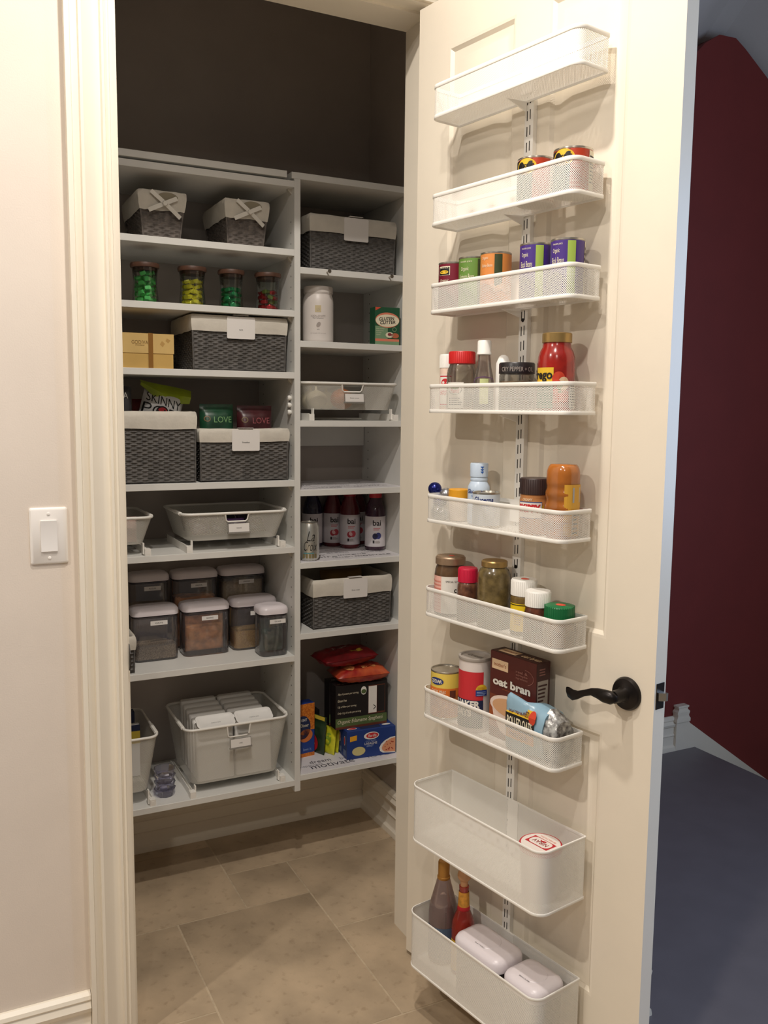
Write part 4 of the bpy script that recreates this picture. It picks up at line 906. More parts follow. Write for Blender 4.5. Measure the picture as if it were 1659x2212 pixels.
def spag(k):
    P = Vector(((a.x+b.x)/2, ye+.028, 0))+nrm*0; P.y += k*.053
    t, F = carton('spaghetti_box', ['black and green spaghetti box stacked on the lasagne boxes', 'black box behind the black and green spaghetti box'][k], 'box', (P.x, P.y, zb2+.0005 if k == 0 else zb2+.0005), rzb*.5, w3, .048, h3, ES)
    f = F['front']; h = h3; f.rect(-w3/2, 0, w3/2, h*.055, EBR, 0, 1).rect(-w3/2, h*.055, w3/2, h*.25, EG, 0, 1).text('Organic Edamame Spaghetti', -w3*.02, h*.155, w3*.88, h*.11, CRM, 1, 0, .25)
    for q, (tx, ww) in enumerate((('25g of protein per serving', .40), ('Gluten free', .17), ('12g of fiber per serving', .36), ('Only 11g of carbs per serving', .45))): f.text(tx, -w3*.46+w3*ww/2, h*(.80-q*.145), w3*ww, h*.055, CRM, 0, 0, .2)
    f.ell(w3*.04, h*.83, w3*.055, h*.095, WHITE, 0).ell(w3*.04, h*.81, w3*.048, h*.05, EG, 1); f.rect(w3*.13, h*.27, w3*.46, h*.93, EBR, 0, 1).rect(w3*.135, h*.29, w3*.295, h*.91, WHITE, 1, 1).rect(w3*.305, h*.30, w3*.452, h*.91, ES, 1, 1).text('>', w3*.255, h*.42, w3*.05, h*.13, GREYINK, 2)
    f.build('print', t); u = F['top']; u.text('Organic Edamame Spaghetti', 0, -.008, w3*.86, .012, CRM, 0, 0, .25); u.build('top_print', t)
spag(0); spag(1)
RAM = mat('red_noodle_pack', (160, 34, 36), .28, scale=22, col2=(206, 96, 56), bump=.3, bscale=40); RAM2 = mat('crimson_noodle_pack', (132, 20, 30), .28, var=.35, scale=18, bump=.3, bscale=40)
zr = zb2+h3+.001; cxr = (a.x+b.x)/2
for i, (dx, dy, dz, ww, m, lab, rz_) in enumerate(((.002, .022, 0, .190, RAM, 'orange red noodle pack lying on the black boxes', -.05), (-.036, .034, .060, .205, RAM2, 'crimson noodle pack topmost of the pile', .12))):
    t = thing('noodle_pack', lab, 'noodle pack', (cxr+dx, ye-.028+dy-.008, zr+dz), rz_)
    bm, mp = pouch(t, 'wrapper', ww, .052, .115, m, loc=(0, 0, .029), rot=(math.radians(-90), 0, 0), wr=.005, seed=i+30, top=.004, pw=.28)
    D = Decal(mp)
    if i: D.text('NONG', -.02, .062, .05, .016, WHITE, 0); Decal(mp).rect(.0, .012, .045, .024, YEL, 0, 6).build('print_band', bm)
    else: D.ell(-.045, .045, .022, .03, mat('noodle_print', (224, 150, 92), .5), 0); Decal(mp).rect(.0, .02, .05, .035, MATS['noodle_print'], 0, 6).build('print_band', bm)
    D.build('print', bm)
t, F = carton('pasta_box', 'plain black box standing against the back wall', 'box', (a.x-.048, 2.80, zb), .03, .074, .08, .135, ES)
# mac and cheese carton
a2, b2_ = on_z(652, 1638, zb), on_z(680, 1632, zb)
MB_ = mat('blue_carton', (28, 62, 140), .42); t, F = carton('macaroni_box', 'blue macaroni box standing against the divider panel', 'box', (max(XD1+.036, b2_.x-.034), b2_.y+.024, zb), .10, .066, .042, on_y(668, 1520, b2_.y).z-zb, MB_)
h = on_y(668, 1520, b2_.y).z-zb; f = F['front']; MAC = mat('macaroni_print', (226, 140, 50), .5, scale=200, col2=(188, 92, 30))
f.rect(-.033, h*.50, .033, h, MAC, 0, 1).ell(-.012, h*.56, .030, h*.22, MATS['navy_print'], 1).text('KRAFT', -.006, h*.70, .022, h*.05, WHITE, 2).text('Dinner', -.004, h*.60, .03, h*.06, CRM, 2).ell(.000, h*.40, .026, h*.12, mat('cheese_print', (214, 120, 60), .5), 1, rot=.3).text('love it', .006, h*.14, .03, h*.05, MATS['sky_ink'], 0).rect(-.033, 0, .033, h*.07, MAC, 0, 1); f.build('print', t)
# leaning packets
GB = mat('forest_packet', (44, 62, 40), .35, var=.3, scale=25); YP = mat('yellow_packet', (218, 216, 50), .3, var=.12, scale=30)
P = on_z(703, 1636, zb)
t = thing('sauce_packet', 'dark green and red packet leaning beside the macaroni box', 'packet', (P.x-.012, P.y+.052, zb+.001), -1.2); bm, mp = pouch(t, 'wrapper', .075, .018, .130, GB, rot=(math.radians(-6), 0, 0), seed=50); D = Decal(mp); D.ell(-.01, .035, .022, .030, RO, 0).text('NOD', -.01, .036, .024, .012, YEL, 1); D.build('print', bm); Decal(mp).rect(-.03, .115, .03, .128, YEL, 0).build('print_band', bm)
for k in range(2):
    t = thing('seasoning_packet', 'bright yellow packet leaning against the blue pasta boxes' if k == 0 else 'bright yellow packet squeezed behind the other yellow packet', 'packet', (P.x+.021+k*.020, P.y+.030+k*.012, zb+.001), -1.15); bm, mp = pouch(t, 'wrapper', .060, .012, .092+k*.012, YP, rot=(math.radians(-8), 0, 0), seed=52+k); D = Decal(mp); D.ell(0, .05, .016, .02, mat('lime_print', (150, 180, 50), .5), 0); D.build('print', bm)
# ================================================================== THINGS IN THE DOOR BASKETS
FZ = [z+.0052 for z in BZ]+[.4345+.0052, .1100+.0052]
THC = -.84            # local angle that faces the lens on the door
def dpos(u0, u1, vtop, o, row, rmax=.0380, rfix=None):
    """round thing: left/right pixel edges, pixel of its top, distance of its axis from the door"""
    u = (u0+u1)/2; s, z = on_d(u, vtop, o); P = Dp(s, o, z); r = min(rmax, (u1-u0)/2/(FPX/((P-CAMP).dot(_fw))))
    lo_s, hi_s, hi_o = (.147, .569, .146) if row > 6 else (.1645, .5905, .0975)
    R = rfix or r; s = min(hi_s-R-.002, max(lo_s+R+.002, s)); o = min(hi_o-R-.0015, max(.018+R, o)); P = Dp(s, o, z)
    return Vector((P.x, P.y, FZ[row])), r, z-FZ[row]
CANM = mat('tin_rim', (196, 190, 178), .28, metal=.9)
def can(label, u0, u1, vtop, row, body, o=.057, name='food_can', art=None, r=None, h=None):
    L, r_, h_ = dpos(u0, u1, vtop, o, row, rfix=r); r = r or r_; h = h or h_
    t = thing(name, label, 'can', L, DROT)
    lathe_part(t, 'can_shell', [(r*.93, .0015), (r, 0), (r+.0006, .001), (r+.0006, .003), (r-.0004, .004), (r-.0004, h-.004), (r+.0006, h-.003), (r+.0006, h-.0005), (r, h), (r-.002, h-.0003), (r-.0028, h-.003), (r*.6, h-.0028), (r*.3, h-.0034)], CANM, 48)
    lathe_part(t, 'paper_label', [(r, .0045), (r+.0002, .0046), (r+.0002, h-.0046), (r, h-.0045)], body, 48, cap0=False, cap1=False)
    if art: D = Decal(cyl_map(r+.0002, THC)); art(D, r, h); D.build('printed_label', t)
    return t
BUSH = mat('bean_label', (178, 58, 30), .4, var=.12, scale=30); BK = mat('label_black', (26, 22, 20), .45); YL = mat('label_yellow', (232, 190, 52), .45)
def bush(D, r, h):
    D.rect(-r*1.5, 0.006, -r*.15, h-.006, BK, 0); D.ell(-r*.55, h-.020, r*.62, .016, YL, 1); D.text("BUSH'S", -r*.55, h-.020, r*1.0, .010, BK, 2, .03); D.rect(r*.9, .006, r*1.6, h-.006, CRM, 0); D.lines(r*.95, .02, r*1.5, h-.012, 8, GREYINK, 1)
can('red bean can with yellow badge, beside the slotted rail', 1119, 1197, 346, 1, BUSH, art=bush); can('red bean can with yellow badge, at the handle side of its basket', 1190, 1288, 326, 1, BUSH, art=bush)
MRN = mat('maroon_label', (120, 22, 44), .4); GRL = mat('bean_green_label', (104, 142, 62), .4); ORL = mat('orange_label', (222, 142, 72), .4); VIO = mat('violet_label', (74, 48, 132), .4); LIMEP = mat('lime_panel', (164, 190, 84), .45); DKG = mat('dark_green_panel', (56, 66, 34), .5)
def art_m(D, r, h): D.rect(-r*1.0, h-.030, -r*.10, h-.010, CRM, 0); D.rect(-r*.96, h-.029, -r*.14, h-.012, BK, 1); D.ell(-r*.55, h-.023, r*.34, .004, YL, 2); D.text('GRANDE', -r*.55, h-.0135, r*.7, .003, CRM, 3); D.text('Organic', -r*.55, h-.042, r*.75, .008, CRM, 0, 0, .3)
def art_g(D, r, h): D.text("TRADER JOE'S", -r*.5, h-.012, r*.95, .004, CRM, 0); D.text('Organic', -r*.55, h-.028, r*.62, .011, CRM, 0); D.text('Garbanzo Beans', -r*.45, h-.044, r*1.15, .012, CRM, 0); D.rect(r*.35, .006, r*1.0, h-.006, DKG, 0)
def art_o(D, r, h): D.text('Organic', -r*.7, h-.014, r*.5, .008, CRM, 0); D.text('Kidney Beans', -r*.55, h-.030, r*.8, .009, CRM, 0); D.rect(-r*.02, h*.28, r*.48, h-.006, DKG, 0); [D.ell(-r*.6+q*r*.22, h*.30+(q % 3)*.003, r*.2, .006, mat('bean_print', (232, 176, 136), .5), 1, rot=q) for q in range(8)]
def art_v(D, r, h): D.text("TRADER JOE'S", -r*.65, h-.012, r*.7, .004, CRM, 0); D.text('Organic', -r*.72, h-.025, r*.5, .011, CRM, 0); D.text('Black Beans', -r*.62, h-.043, r*.85, .012, CRM, 0); D.rect(0, .006, r*.48, h-.006, LIMEP, 0); D.rect(r*1.3, .006, r*1.9, h-.006, CRM, 0); D.lines(r*1.35, .01, r*1.8, h-.01, 9, GREYINK, 1)
for lab, uc, vt, m, art in (('maroon vegetable can at the hinge end of the basket', 973, 571, MRN, art_m), ('green labelled bean can beside the maroon can', 1024, 558, GRL, art_g), ('orange labelled bean can with dark green stripe', 1072, 548, ORL, art_o),
                            ('violet bean can with lime stripe, next to the orange can', 1159, 529, VIO, art_v), ('violet bean can with lime stripe, at the handle end', 1227, 519, VIO, art_v)):
    can(lab, uc-30, uc+30, vt, 2, m, art=art, r=.0335)
# ---- basket with the sauce jar
WCAP = mat('white_cap', (244, 242, 236), .4); RCAP = mat('red_cap', (206, 40, 40), .4); LBW = mat('label_white', (236, 232, 222), .5)
CLR2 = clear('clear_jar', (240, 238, 232), .16, .04, .05, (230, 224, 214))
def jar(name, label, cat, u0, u1, vtop, row, o, prof, lidprof, bodym, lidm, r=None, fill=None, fillm=None, art=None, ribs=False, artr=1.0, extra=None, hadd=0.0):
    L, r_, h = dpos(u0, u1, vtop, o, row, rfix=r); r = r or r_; h += hadd
    t = thing(name, label, cat, L, DROT)
    lathe_part(t, 'body', [(a*r, b*h) for a, b in prof], bodym, 44)
    if fillm: lathe_part(t, 'contents', [(a*r*.93, max(.002, min(b*h, fill*h))) for a, b in prof if b < fill]+[(prof[[i for i, p in enumerate(prof) if p[1] < fill][-1]][0]*r*.93, fill*h)], fillm, 40)
    lid = lathe_part(t, 'lid', [(a*r, b*h) for a, b in lidprof], lidm, 44)
    if ribs:
        rm = MB(); z0, z1 = lidprof[1][1]*h, lidprof[-2][1]*h; rl_ = max(a for a, b in lidprof)*r
        for q in range(40): a = 2*pi*q/40; rm.box(-.0006, .0006, -.0004, .0006, z0, z1, M=Matrix.Translation((rl_*cos(a), rl_*sin(a), 0)) @ Matrix.Rotation(a+pi/2, 4, 'Z'))
        o_ = rm.build('lid_ribs', lidm, lid, smooth=False); o_['kind'] = 'stuff'
    if art: D = Decal(cyl_map(r*artr, THC)); art(D, r, h); D.build('printed_label', t)
    if extra: extra(t, r, h, lid)
    return t
J0 = [(.88, 0), (.99, .02), (1, .05)]
SALT = mat('seasoning_fill', (222, 196, 178), .7, var=.08, scale=80)
def art_s(D, r, h): D.rect(-r*1.0, h*.08, r*.62, h*.64, LBW, 0); D.rect(-r*.95, h*.10, r*.57, h*.62, RO, 1); D.rect(-r*.89, h*.12, r*.51, h*.60, LBW, 2); D.ell(-r*.15, h*.50, r*.5, h*.07, RO, 3); D.ell(-r*.15, h*.44, r*.6, h*.03, YL, 4); D.text('MOUTH', -r*.2, h*.32, r*1.2, h*.09, RO, 3, .03, .2)
jar('seasoning_shaker', 'small seasoning shaker with white cap and red bordered label', 'shaker', 933, 968, 767, 3, .055, J0+[(1, .74), (.96, .76)], [(.95, .755), (1.02, .76), (1.02, .98), (.95, 1)], SALT, WCAP, art=art_s, ribs=True)
def art_r(D, r, h): D.rect(-r*.95, h*.05, r*.25, h*.48, LBW, 0); D.ring(-r*.35, h*.36, r*.48, h*.085, .001, BK, 1); D.ell(-r*.35, h*.39, r*.30, h*.03, mat('leaf_print', (70, 110, 60), .5), 1); D.text('Rani', -r*.35, h*.34, r*.6, h*.07, RO, 2, .02, .2); D.lines(-r*.8, h*.10, r*.15, h*.24, 4, GREYINK, 1)
jar('spice_jar', 'clear spice jar with bright red cap', 'jar', 966, 1031, 760, 3, .057, J0+[(1, .60), (.95, .70), (.84, .76), (.82, .80)], [(.82, .79), (.88, .80), (.88, .985), (.84, 1)], CLR2, RCAP, fill=.30, fillm=mat('pale_powder', (206, 186, 170), .8), art=art_r, ribs=True)
def art_b(D, r, h): D.rect(-r*.30, h*.10, r*.55, h*.46, mat('pale_lime_print', (206, 214, 150), .5), 0); D.ring(r*.1, h*.42, r*1.15, h*.07, .0015, mat('grape_print', (96, 48, 112), .5), 1)
def jpd(t, r, h, lid): pass
jar('dressing_bottle', 'slim dressing bottle with tall white cap', 'bottle', 1025, 1069, 736, 3, .060, J0+[(1, .40), (.90, .50), (.72, .62), (.62, .74), (.60, .82)], [(.58, .80), (.72, .805), (.72, .83), (.68, .84), (.68, .985), (.62, 1)], clear('bottle_glass', (232, 226, 220), .2, .03, .10, (214, 200, 190)), WCAP, fill=.30, fillm=mat('dark_dressing', (66, 52, 44), .4), art=art_b)
s_, z_ = on_d(1070, 768, .035); s_ = on_d(1047, 768, .060)[0]-.036; P = Dp(s_, .037, FZ[3]); t = thing('squeeze_bottle', 'small white round shouldered bottle behind the dressing bottle', 'bottle', P, DROT); hh = z_-FZ[3]
lathe_part(t, 'body', [(.014, 0), (.0165, .003), (.0165, hh*.6), (.016, hh*.85), (.010, hh*.97), (.004, hh)], WCAP)
FIG = mat('tan_dried_fruit', (192, 160, 120), .6, scale=60, col2=(132, 96, 62), bump=.8, bscale=90)
def art_p(D, r, h): D.text('CRY PEPPER + OIL', r*.1, h*.86, r*2.0, h*.09, LG, 0, 0, 0)
jar('pepper_jar', 'squat glass jar with black lettered lid', 'jar', 1075, 1159, 784, 3, .057, J0+[(1, .74), (.97, .78)], [(.97, .77), (1.03, .775), (1.03, .97), (.98, 1)], CLR2, mat('black_lid', (36, 32, 34), .35), r=.0372, fill=.62, fillm=FIG, art=art_p, artr=1.035)
SAUCE = mat('tomato_sauce', (150, 30, 22), .22, var=.22, scale=35, coat=.6); GOLDL = mat('gold_lid', (176, 146, 92), .35, metal=.7)
def art_t(D, r, h): D.rect(-r*1.25, h*.08, -r*.12, h*.56, YL, 0); D.rect(-r*1.25, h*.05, -r*.12, h*.33, mat('teal_green_print', (24, 112, 96), .5), 1); D.text('Prego', -r*.85, h*.455, r*1.35, h*.15, BK, 2, .03); [D.ell(r*a, h*b, r*c, h*d, m, 1) for a, b, c, d, m in ((.15, .42, .34, .09, mat('tomato_red_print', (206, 66, 40), .5)), (.42, .36, .30, .085, mat('garlic_print', (226, 196, 160), .5)), (.02, .20, .34, .09, MATS['tomato_red_print']), (.45, .20, .3, .08, MATS['tomato_red_print']), (.25, .29, .2, .05, mat('basil_print', (90, 120, 60), .5)))]; D.rect(r*.78, h*.04, r*1.55, h*.38, LBW, 1); D.lines(r*.83, h*.05, r*1.45, h*.36, 9, GREYINK, 2)
jar('sauce_jar', 'tall jar of red pasta sauce with gold lid', 'jar', 1158, 1250, 720, 3, .0575, J0+[(1, .62), (.97, .70), (.88, .77), (.76, .82), (.74, .88)], [(.76, .875), (.79, .88), (.79, .99), (.74, 1)], SAUCE, GOLDL, art=art_t)
# ---- basket with the honey
def ball(u, v, o, m, lab, r, zz=None):
    s, z = on_d(u, v, o); P = Dp(s, o, zz or z); mb = MB(); mb.lathe([(r*cos(-pi/2+pi*k/14)+1e-5, r*sin(-pi/2+pi*k/14)) for k in range(15)], 24); ob = mb.build('foil_ball', m, loc=P, angle=80); tag(ob, lab, 'chocolate ball', 'foil balls in the door basket')
BLF = mat('blue_foil', (30, 38, 112), .22, metal=.6, var=.15, scale=60); SLF = mat('silver_foil', (186, 188, 194), .25, metal=.8, var=.1, scale=60)
rb_ = .0165
sT, zT = on_d(939.5, 1056, .055); sS, zS = on_d(964, 1069, .055)
ball(939.5, 1056, .055, BLF, 'dark blue foil ball on top of the pile', rb_, zT); ball(964, 1069, .050, SLF, 'silver foil ball on top, beside the topmost blue ball', rb_, zS)
ball(946, 1100, .040, BLF, 'dark blue foil ball at the bottom of the basket', rb_, FZ[4]+rb_); ball(947, 1090, .074, SLF, 'silver foil ball under the topmost blue ball', rb_, FZ[4]+rb_); ball(957, 1100, .078, SLF, 'silver foil ball at the bottom, nearest the orange lid', rb_, FZ[4]+rb_)
ball(950, 1085, .058, BLF, 'dark blue foil ball in the middle of the pile', rb_, .5*(zT+FZ[4]+rb_)-.002)
ORC = mat('orange_cap', (232, 164, 38), .4)
jar('spread_jar', 'short jar with orange yellow lid beside the foil balls', 'jar', 968, 1015, 1056, 4, .044, J0+[(1, .70), (.95, .74)], [(.94, .73), (1.04, .735), (1.04, .98), (.98, 1)], mat('pale_spread', (214, 196, 176), .4), ORC, r=.0235)
PBL = mat('pale_blue_plastic', (198, 214, 232), .32); NV = mat('navy_ink', (34, 52, 118), .5)
def art_gl(D, r, h):
    D.text('Glucerna', -r*.35, h*.545, r*1.5, h*.07, NV, 0, .02, .25); D.text('Shake', -r*.2, h*.47, r*.8, h*.035, mat('blue_ink', (96, 130, 190), .5), 0)
t = jar('shake_bottle', 'pale blue nutrition shake bottle', 'bottle', 1012, 1064, 1000, 4, .040, J0+[(1, .56), (.97, .62), (.80, .68), (.74, .70), (.78, .72), (.78, .75), (.74, .765), (.72, .78)], [(.74, .775), (.81, .78), (.81, .985), (.76, 1)], PBL, PBL, r=.0255, art=art_gl, artr=1.0, extra=lambda t, r, h, lid: [Decal(cyl_map(r*.81, THC)).poly([(r*.18, h*(.95-.04*q)), (r*.52, h*(.95-.04*q)), (r*.35, h*(.915-.04*q))], mat('arrow_blue', (44, 92, 170), .5), 0).build('arrow_print', lid) for q in range(3)])
GLC = mat('pale_blue_label', (206, 216, 226), .4)
can('short pale blue nutrition can in front of the shake bottle', 1019, 1083, 1062, 4, GLC, o=.0655, art=lambda D, r, h: (D.text('Glucerna', -r*.15, h*.80, r*1.5, h*.16, NV, 0, .02, .25), D.text('Shake', 0, h*.66, r*.6, h*.07, MATS['blue_ink'], 0)), r=.0305)
PBT = mat('peanut_butter', (190, 130, 78), .35, var=.08, scale=40); BRL = mat('brown_lid', (58, 42, 40), .4)
def art_sk(D, r, h): D.rect(-r*1.2, h*.30, r*.55, h*.59, mat('label_blue', (60, 90, 150), .5), 0); D.rect(-r*1.2, h*.31, r*.52, h*.575, LBW, 1); D.text('SKIPPY', -r*.35, h*.475, r*1.6, h*.15, RO, 2, .05); D.text('CREAMY', -r*.45, h*.63, r*.7, h*.045, CRM, 2); D.poly([(r*.55, h*.42), (r*1.1, h*.50), (r*1.1, h*.62), (r*.55, h*.52)], YL, 1)
jar('peanut_butter_jar', 'peanut butter jar with dark brown lid', 'jar', 1124, 1188, 1032, 4, .057, J0+[(1, .60), (.95, .66), (.98, .68), (.94, .72)], [(.94, .71), (1.0, .715), (1.0, .98), (.95, 1)], PBT, BRL, art=art_sk, ribs=True)
L, r, h = dpos(1184, 1259, 1003, .0575, 4, rfix=.0350); HON = mat('honey', (176, 104, 40), .18, var=.25, scale=14, coat=.7); HOL = mat('honey_label', (222, 168, 58), .5)
t = thing('honey_bottle', 'upturned ribbed honey bottle with golden label', 'bottle', L, DROT); mb = MB(); lv_ = []
for k in range(40):
    q = k/39; z = q*h; wv = 1+.035*sin(q*34)*(q < .74); e = (.90 if q < .03 else 1)*(1 if q < .86 else math.sqrt(max(0.0, 1-((q-.86)/.15)**2))*.35+.65)
    lv_.append((z, .064*wv*e, .060*wv*e, .024*e))
col(mb, lv_, n=6); mb.build('bottle_body', HON, t, angle=70)
mp = lambda u, v, l: Vector((.0335+.0004*l-(.024-math.sqrt(max(1e-6, .024**2-max(0, abs(u)-.006)**2))), u, v)) if True else None
D = Decal(mp); D.rect(-.024, h*.05, .020, h*.74, HOL, 0, 10); D.rect(-.008, h*.50, .014, h*.70, mat('nutrition_grey', (176, 178, 184), .5), 1, 1); D.rect(-.008, h*.06, .016, h*.40, LBW, 1, 1); D.lines(-.006, h*.08, .014, h*.38, 5, GREYINK, 2); D.build('printed_label', t)
# ---- basket with the green cap
RLID = mat('worn_copper_lid', (168, 142, 116), .4, metal=.55, var=.15, scale=30); STK = mat('red_sticker', (222, 84, 60), .6)
def dot(t, r, h, lid, rr_=.4, off=.1): Decal(flat_map((0, 0, h), (1,0,0), (0,1,0), (0,0,1))).ell(r*off, 0, r*rr_*.6, r*rr_*.5, STK, 0, 9).build('sticker', lid)
PKL = mat('pink_label', (240, 186, 172), .5)
def art_c(D, r, h): D.rect(-r*2.0, h*.06, r*1.2, h*.68, PKL, 0); D.rect(-r*.45, h*.06, r*1.2, h*.68, LBW, 1); D.text('ch', r*.55, h*.46, r*.36, h*.09, BK, 2, .02); D.text('SPECIAL SOY', r*.25, h*.60, r*.8, h*.03, BK, 2); [D.rect(-r*1.9, h*(.1+.06*q), -r*.5, h*(.12+.06*q), mat('salmon_print', (222, 140, 124), .5), 1) for q in range(9)]
jar('chutney_jar', 'chutney jar with pink label and worn copper lid', 'jar', 931, 1016, 1200, 5, .0565, J0+[(1, .70), (.96, .78), (.88, .84), (.87, .87)], [(.88, .865), (.96, .87), (.96, .975), (.90, .985), (.88, 1)], mat('brown_chutney', (96, 72, 50), .25, var=.2, scale=40, coat=.5), RLID, r=.0372, art=art_c, extra=lambda t, r, h, l: dot(t, r, h, l, .35, .1))
CRIM = mat('raspberry_cap', (204, 30, 66), .4)
jar('spice_jar', 'dark spice jar with raspberry red cap', 'jar', 985, 1037, 1226, 5, .066, J0+[(1, .62), (.94, .70), (.84, .74)], [(.84, .735), (.92, .74), (.92, .975), (.86, 1)], mat('dark_spice', (74, 44, 34), .3, scale=60, col2=(128, 84, 60), coat=.5), CRIM, r=.0245, ribs=True)
jar('pickle_jar', 'large jar of murky olive pickle with brass lid', 'jar', 1027, 1110, 1210, 5, .0570, J0+[(1, .72), (.97, .80), (.86, .87), (.74, .90), (.72, .915)], [(.74, .91), (.78, .915), (.78, .985), (.72, 1)], mat('olive_pickle', (124, 106, 66), .25, scale=55, col2=(88, 74, 44), coat=.5), GOLDL, r=.0375)
def art_y(D, r, h): D.rect(-r*1.25, h*.08, r*.7, h*.58, mat('bright_yellow_label', (240, 208, 30), .5), 0); D.rect(-r*1.25, h*.55, r*.7, h*.565, BK, 1); D.lines(-r*.7, h*.2, r*.1, h*.48, 6, mat('mustard_ink', (190, 150, 20), .5), 1)
jar('supplement_jar', 'white capped jar with bright yellow label', 'jar', 1103, 1164, 1250, 5, .045, J0+[(1, .66), (.97, .70), (.92, .72)], [(.92, .71), (.99, .715), (.99, .975), (.93, 1)], mat('olive_brown_fill', (110, 88, 44), .35, var=.2, scale=60, coat=.4), WCAP, r=.0285, art=art_y, ribs=True, extra=lambda t, r, h, l: dot(t, r, h, l, .6))
jar('spice_jar', 'brown spice jar with white cap beside the green cap', 'jar', 1128, 1198, 1275, 5, .062, J0+[(1, .42), (.96, .56), (.86, .68), (.84, .70)], [(.84, .69), (.90, .695), (.90, .975), (.84, 1)], mat('clove_fill', (66, 36, 26), .3, scale=60, col2=(116, 62, 40), coat=.5), WCAP, r=.030, ribs=True)
jar('spice_jar', 'glass spice jar with bright green cap', 'jar', 1170, 1248, 1306, 5, .055, J0+[(1, .42), (.96, .54), (.90, .60), (.86, .64)], [(.86, .63), (.96, .635), (.96, .96), (.90, .985), (.80, 1)], mat('brown_spice', (120, 84, 58), .35, scale=60, col2=(166, 130, 96), coat=.5), mat('green_cap', (22, 110, 62), .4), r=.0325, ribs=True, extra=lambda t, r, h, l: dot(t, r, h, l, .6))
# ---- basket with the cereal carton
CHK = mat('chickpea_label', (236, 206, 92), .4)
def art_ck(D, r, h): D.rect(-r*1.6, h*.48, r*1.6, h*.66, mat('orange_band', (226, 122, 44), .5), 0); D.rect(-r*1.6, .006, r*1.6, h*.50, mat('chickpea_print', (226, 164, 92), .5, scale=110, col2=(188, 112, 56)), 0); D.ell(-r*.55, h*.80, r*.50, h*.075, NV, 1); D.text('CEDAR', -r*.55, h*.80, r*.8, h*.075, LBW, 2, .02); D.text('CHICK PEAS', -r*.45, h*.58, r*1.1, h*.07, CRM, 1, .02, .2); D.rect(r*.35, h*.46, r*.75, h*.62, EBR, 1)
can('large chickpea can with yellow and orange label', 923, 994, 1441, 6, CHK, art=art_ck, r=.0375)
L, r, h = dpos(989, 1066, 1414, .0575, 6, rfix=.0378); r = .0378
t = thing('oats_canister', 'tall oats canister with white side and red front', 'canister', L, DROT); OW = mat('canister_card', (226, 216, 210), .5)
lathe_part(t, 'card_tube', [(r-.001, 0), (r, .001), (r, h-.006)], OW, 48); lathe_part(t, 'plastic_lid', [(r+.0008, h-.008), (r+.0015, h-.007), (r+.0015, h-.0005), (r-.001, h), (r-.004, h-.0005), (r-.005, h-.004), (r*.5, h-.0042)], mat('clear_grey_lid', (176, 168, 160), .3), 48)
D = Decal(cyl_map(r, THC)); CRD = mat('cereal_red', (204, 44, 52), .5); CBL = mat('cereal_navy', (24, 36, 72), .5)
D.rect(-r*1.7, h*.10, r*.62, h*.82, CRD, 0, 24).rect(-r*1.7, h*.06, r*.62, h*.44, CBL, 1, 24).text('QUAKER', -r*.62, h*.375, r*2.05, h*.115, LBW, 2, .05).text('OATS', -r*.72, h*.265, r*1.25, h*.10, LBW, 2, .05)
D.ell(r*.50, h*.58, r*.36, h*.075, YL, 2, 20, 0, 0, pi).rect(r*.14, h*.50, r*.86, h*.58, mat('badge_blue', (30, 54, 132), .5), 2).lines(r*.2, h*.51, r*.8, h*.57, 3, MATS['sky_ink'], 3).lines(r*.24, h*.595, r*.7, h*.63, 2, mat('amber_ink', (206, 150, 40), .5), 3)
Decal(flat_map((0, 0, h-.0042), (1,0,0), (0,1,0), (0,0,1))).text('QUAKER', 0, 0, r*1.2, r*.4, mat('warm_grey_ink', (120, 112, 104), .5), 0).build('embossing', t)
D.build('printed_label', t)
# cereal carton
of = .060; sA, zA = on_d(1060.5, 1412, of); sB, zB = on_d(1160, 1426, of); w2 = sA-sB; dC = .042; h = .5*(zA+zB)-FZ[6]
OB = mat('chocolate_carton', (88, 36, 30), .42, var=.04); OBS = mat('dark_chocolate_print', (66, 28, 24), .45); OBG = mat('caramel_print', (160, 84, 44), .5); BGE = mat('beige_print', (236, 204, 166), .5)
P = Dp((sA+sB)/2, of-dC/2, FZ[6]); t, F = carton('cereal_carton', 'tall chocolate brown oat cereal carton with bowl picture', 'carton', P, DROT, w2, dC, h, OB); f = F['front']
f.rect(-w2/2, 0, w2/2, h*.50, mat('brown_red_print', (116, 56, 34), .5), 0, 1).rect(-w2/2, h*.12, w2/2, h*.38, OBG, 1, 1)
f.rect(-w2*.46, h*.80, -w2*.10, h*.915, BGE, 1, 1).text("mother's", -w2*.28, h*.86, w2*.27, h*.045, OBG, 2).text('oat bran', -w2*.02, h*.665, w2*.82, h*.095, LBW, 2, .04).text('creamy hot cereal', 0, h*.59, w2*.42, h*.02, OBG, 2)
f.ring(w2*.27, h*.81, w2*.18, h*.085, .0012, mat('mauve_ink', (150, 100, 90), .5), 1, 32, -1.2, 1.6); [f.text(tx, w2*.20, h*q, w2*.25, h*.03, MATS['mauve_ink'], 2, .01) for tx, q in (('real &', .85), ('simple', .81), ('ingredients', .775))]
f.poly([(-w2*.46, h*.44), (-w2*.40, h*.26), (-w2*.25, h*.10), (w2*.05, h*.02), (w2*.40, h*.02), (w2*.47, h*.30), (w2*.30, h*.42)], mat('bowl_white_print', (236, 214, 200), .5), 2); f.ell(-w2*.02, h*.40, w2*.46, h*.13, MATS['bowl_white_print'], 3); f.ell(-w2*.01, h*.39, w2*.41, h*.105, mat('porridge_print', (214, 166, 122), .5), 4)
for a, b, m in ((0, .40, RO), (.05, .385, mat('berry_print', (84, 30, 50), .5)), (.08, .41, RO), (.03, .36, MATS['berry_print']), (.08, .365, NV)): f.ell(w2*a, h*b, w2*.045, h*.025, m, 5, 12)
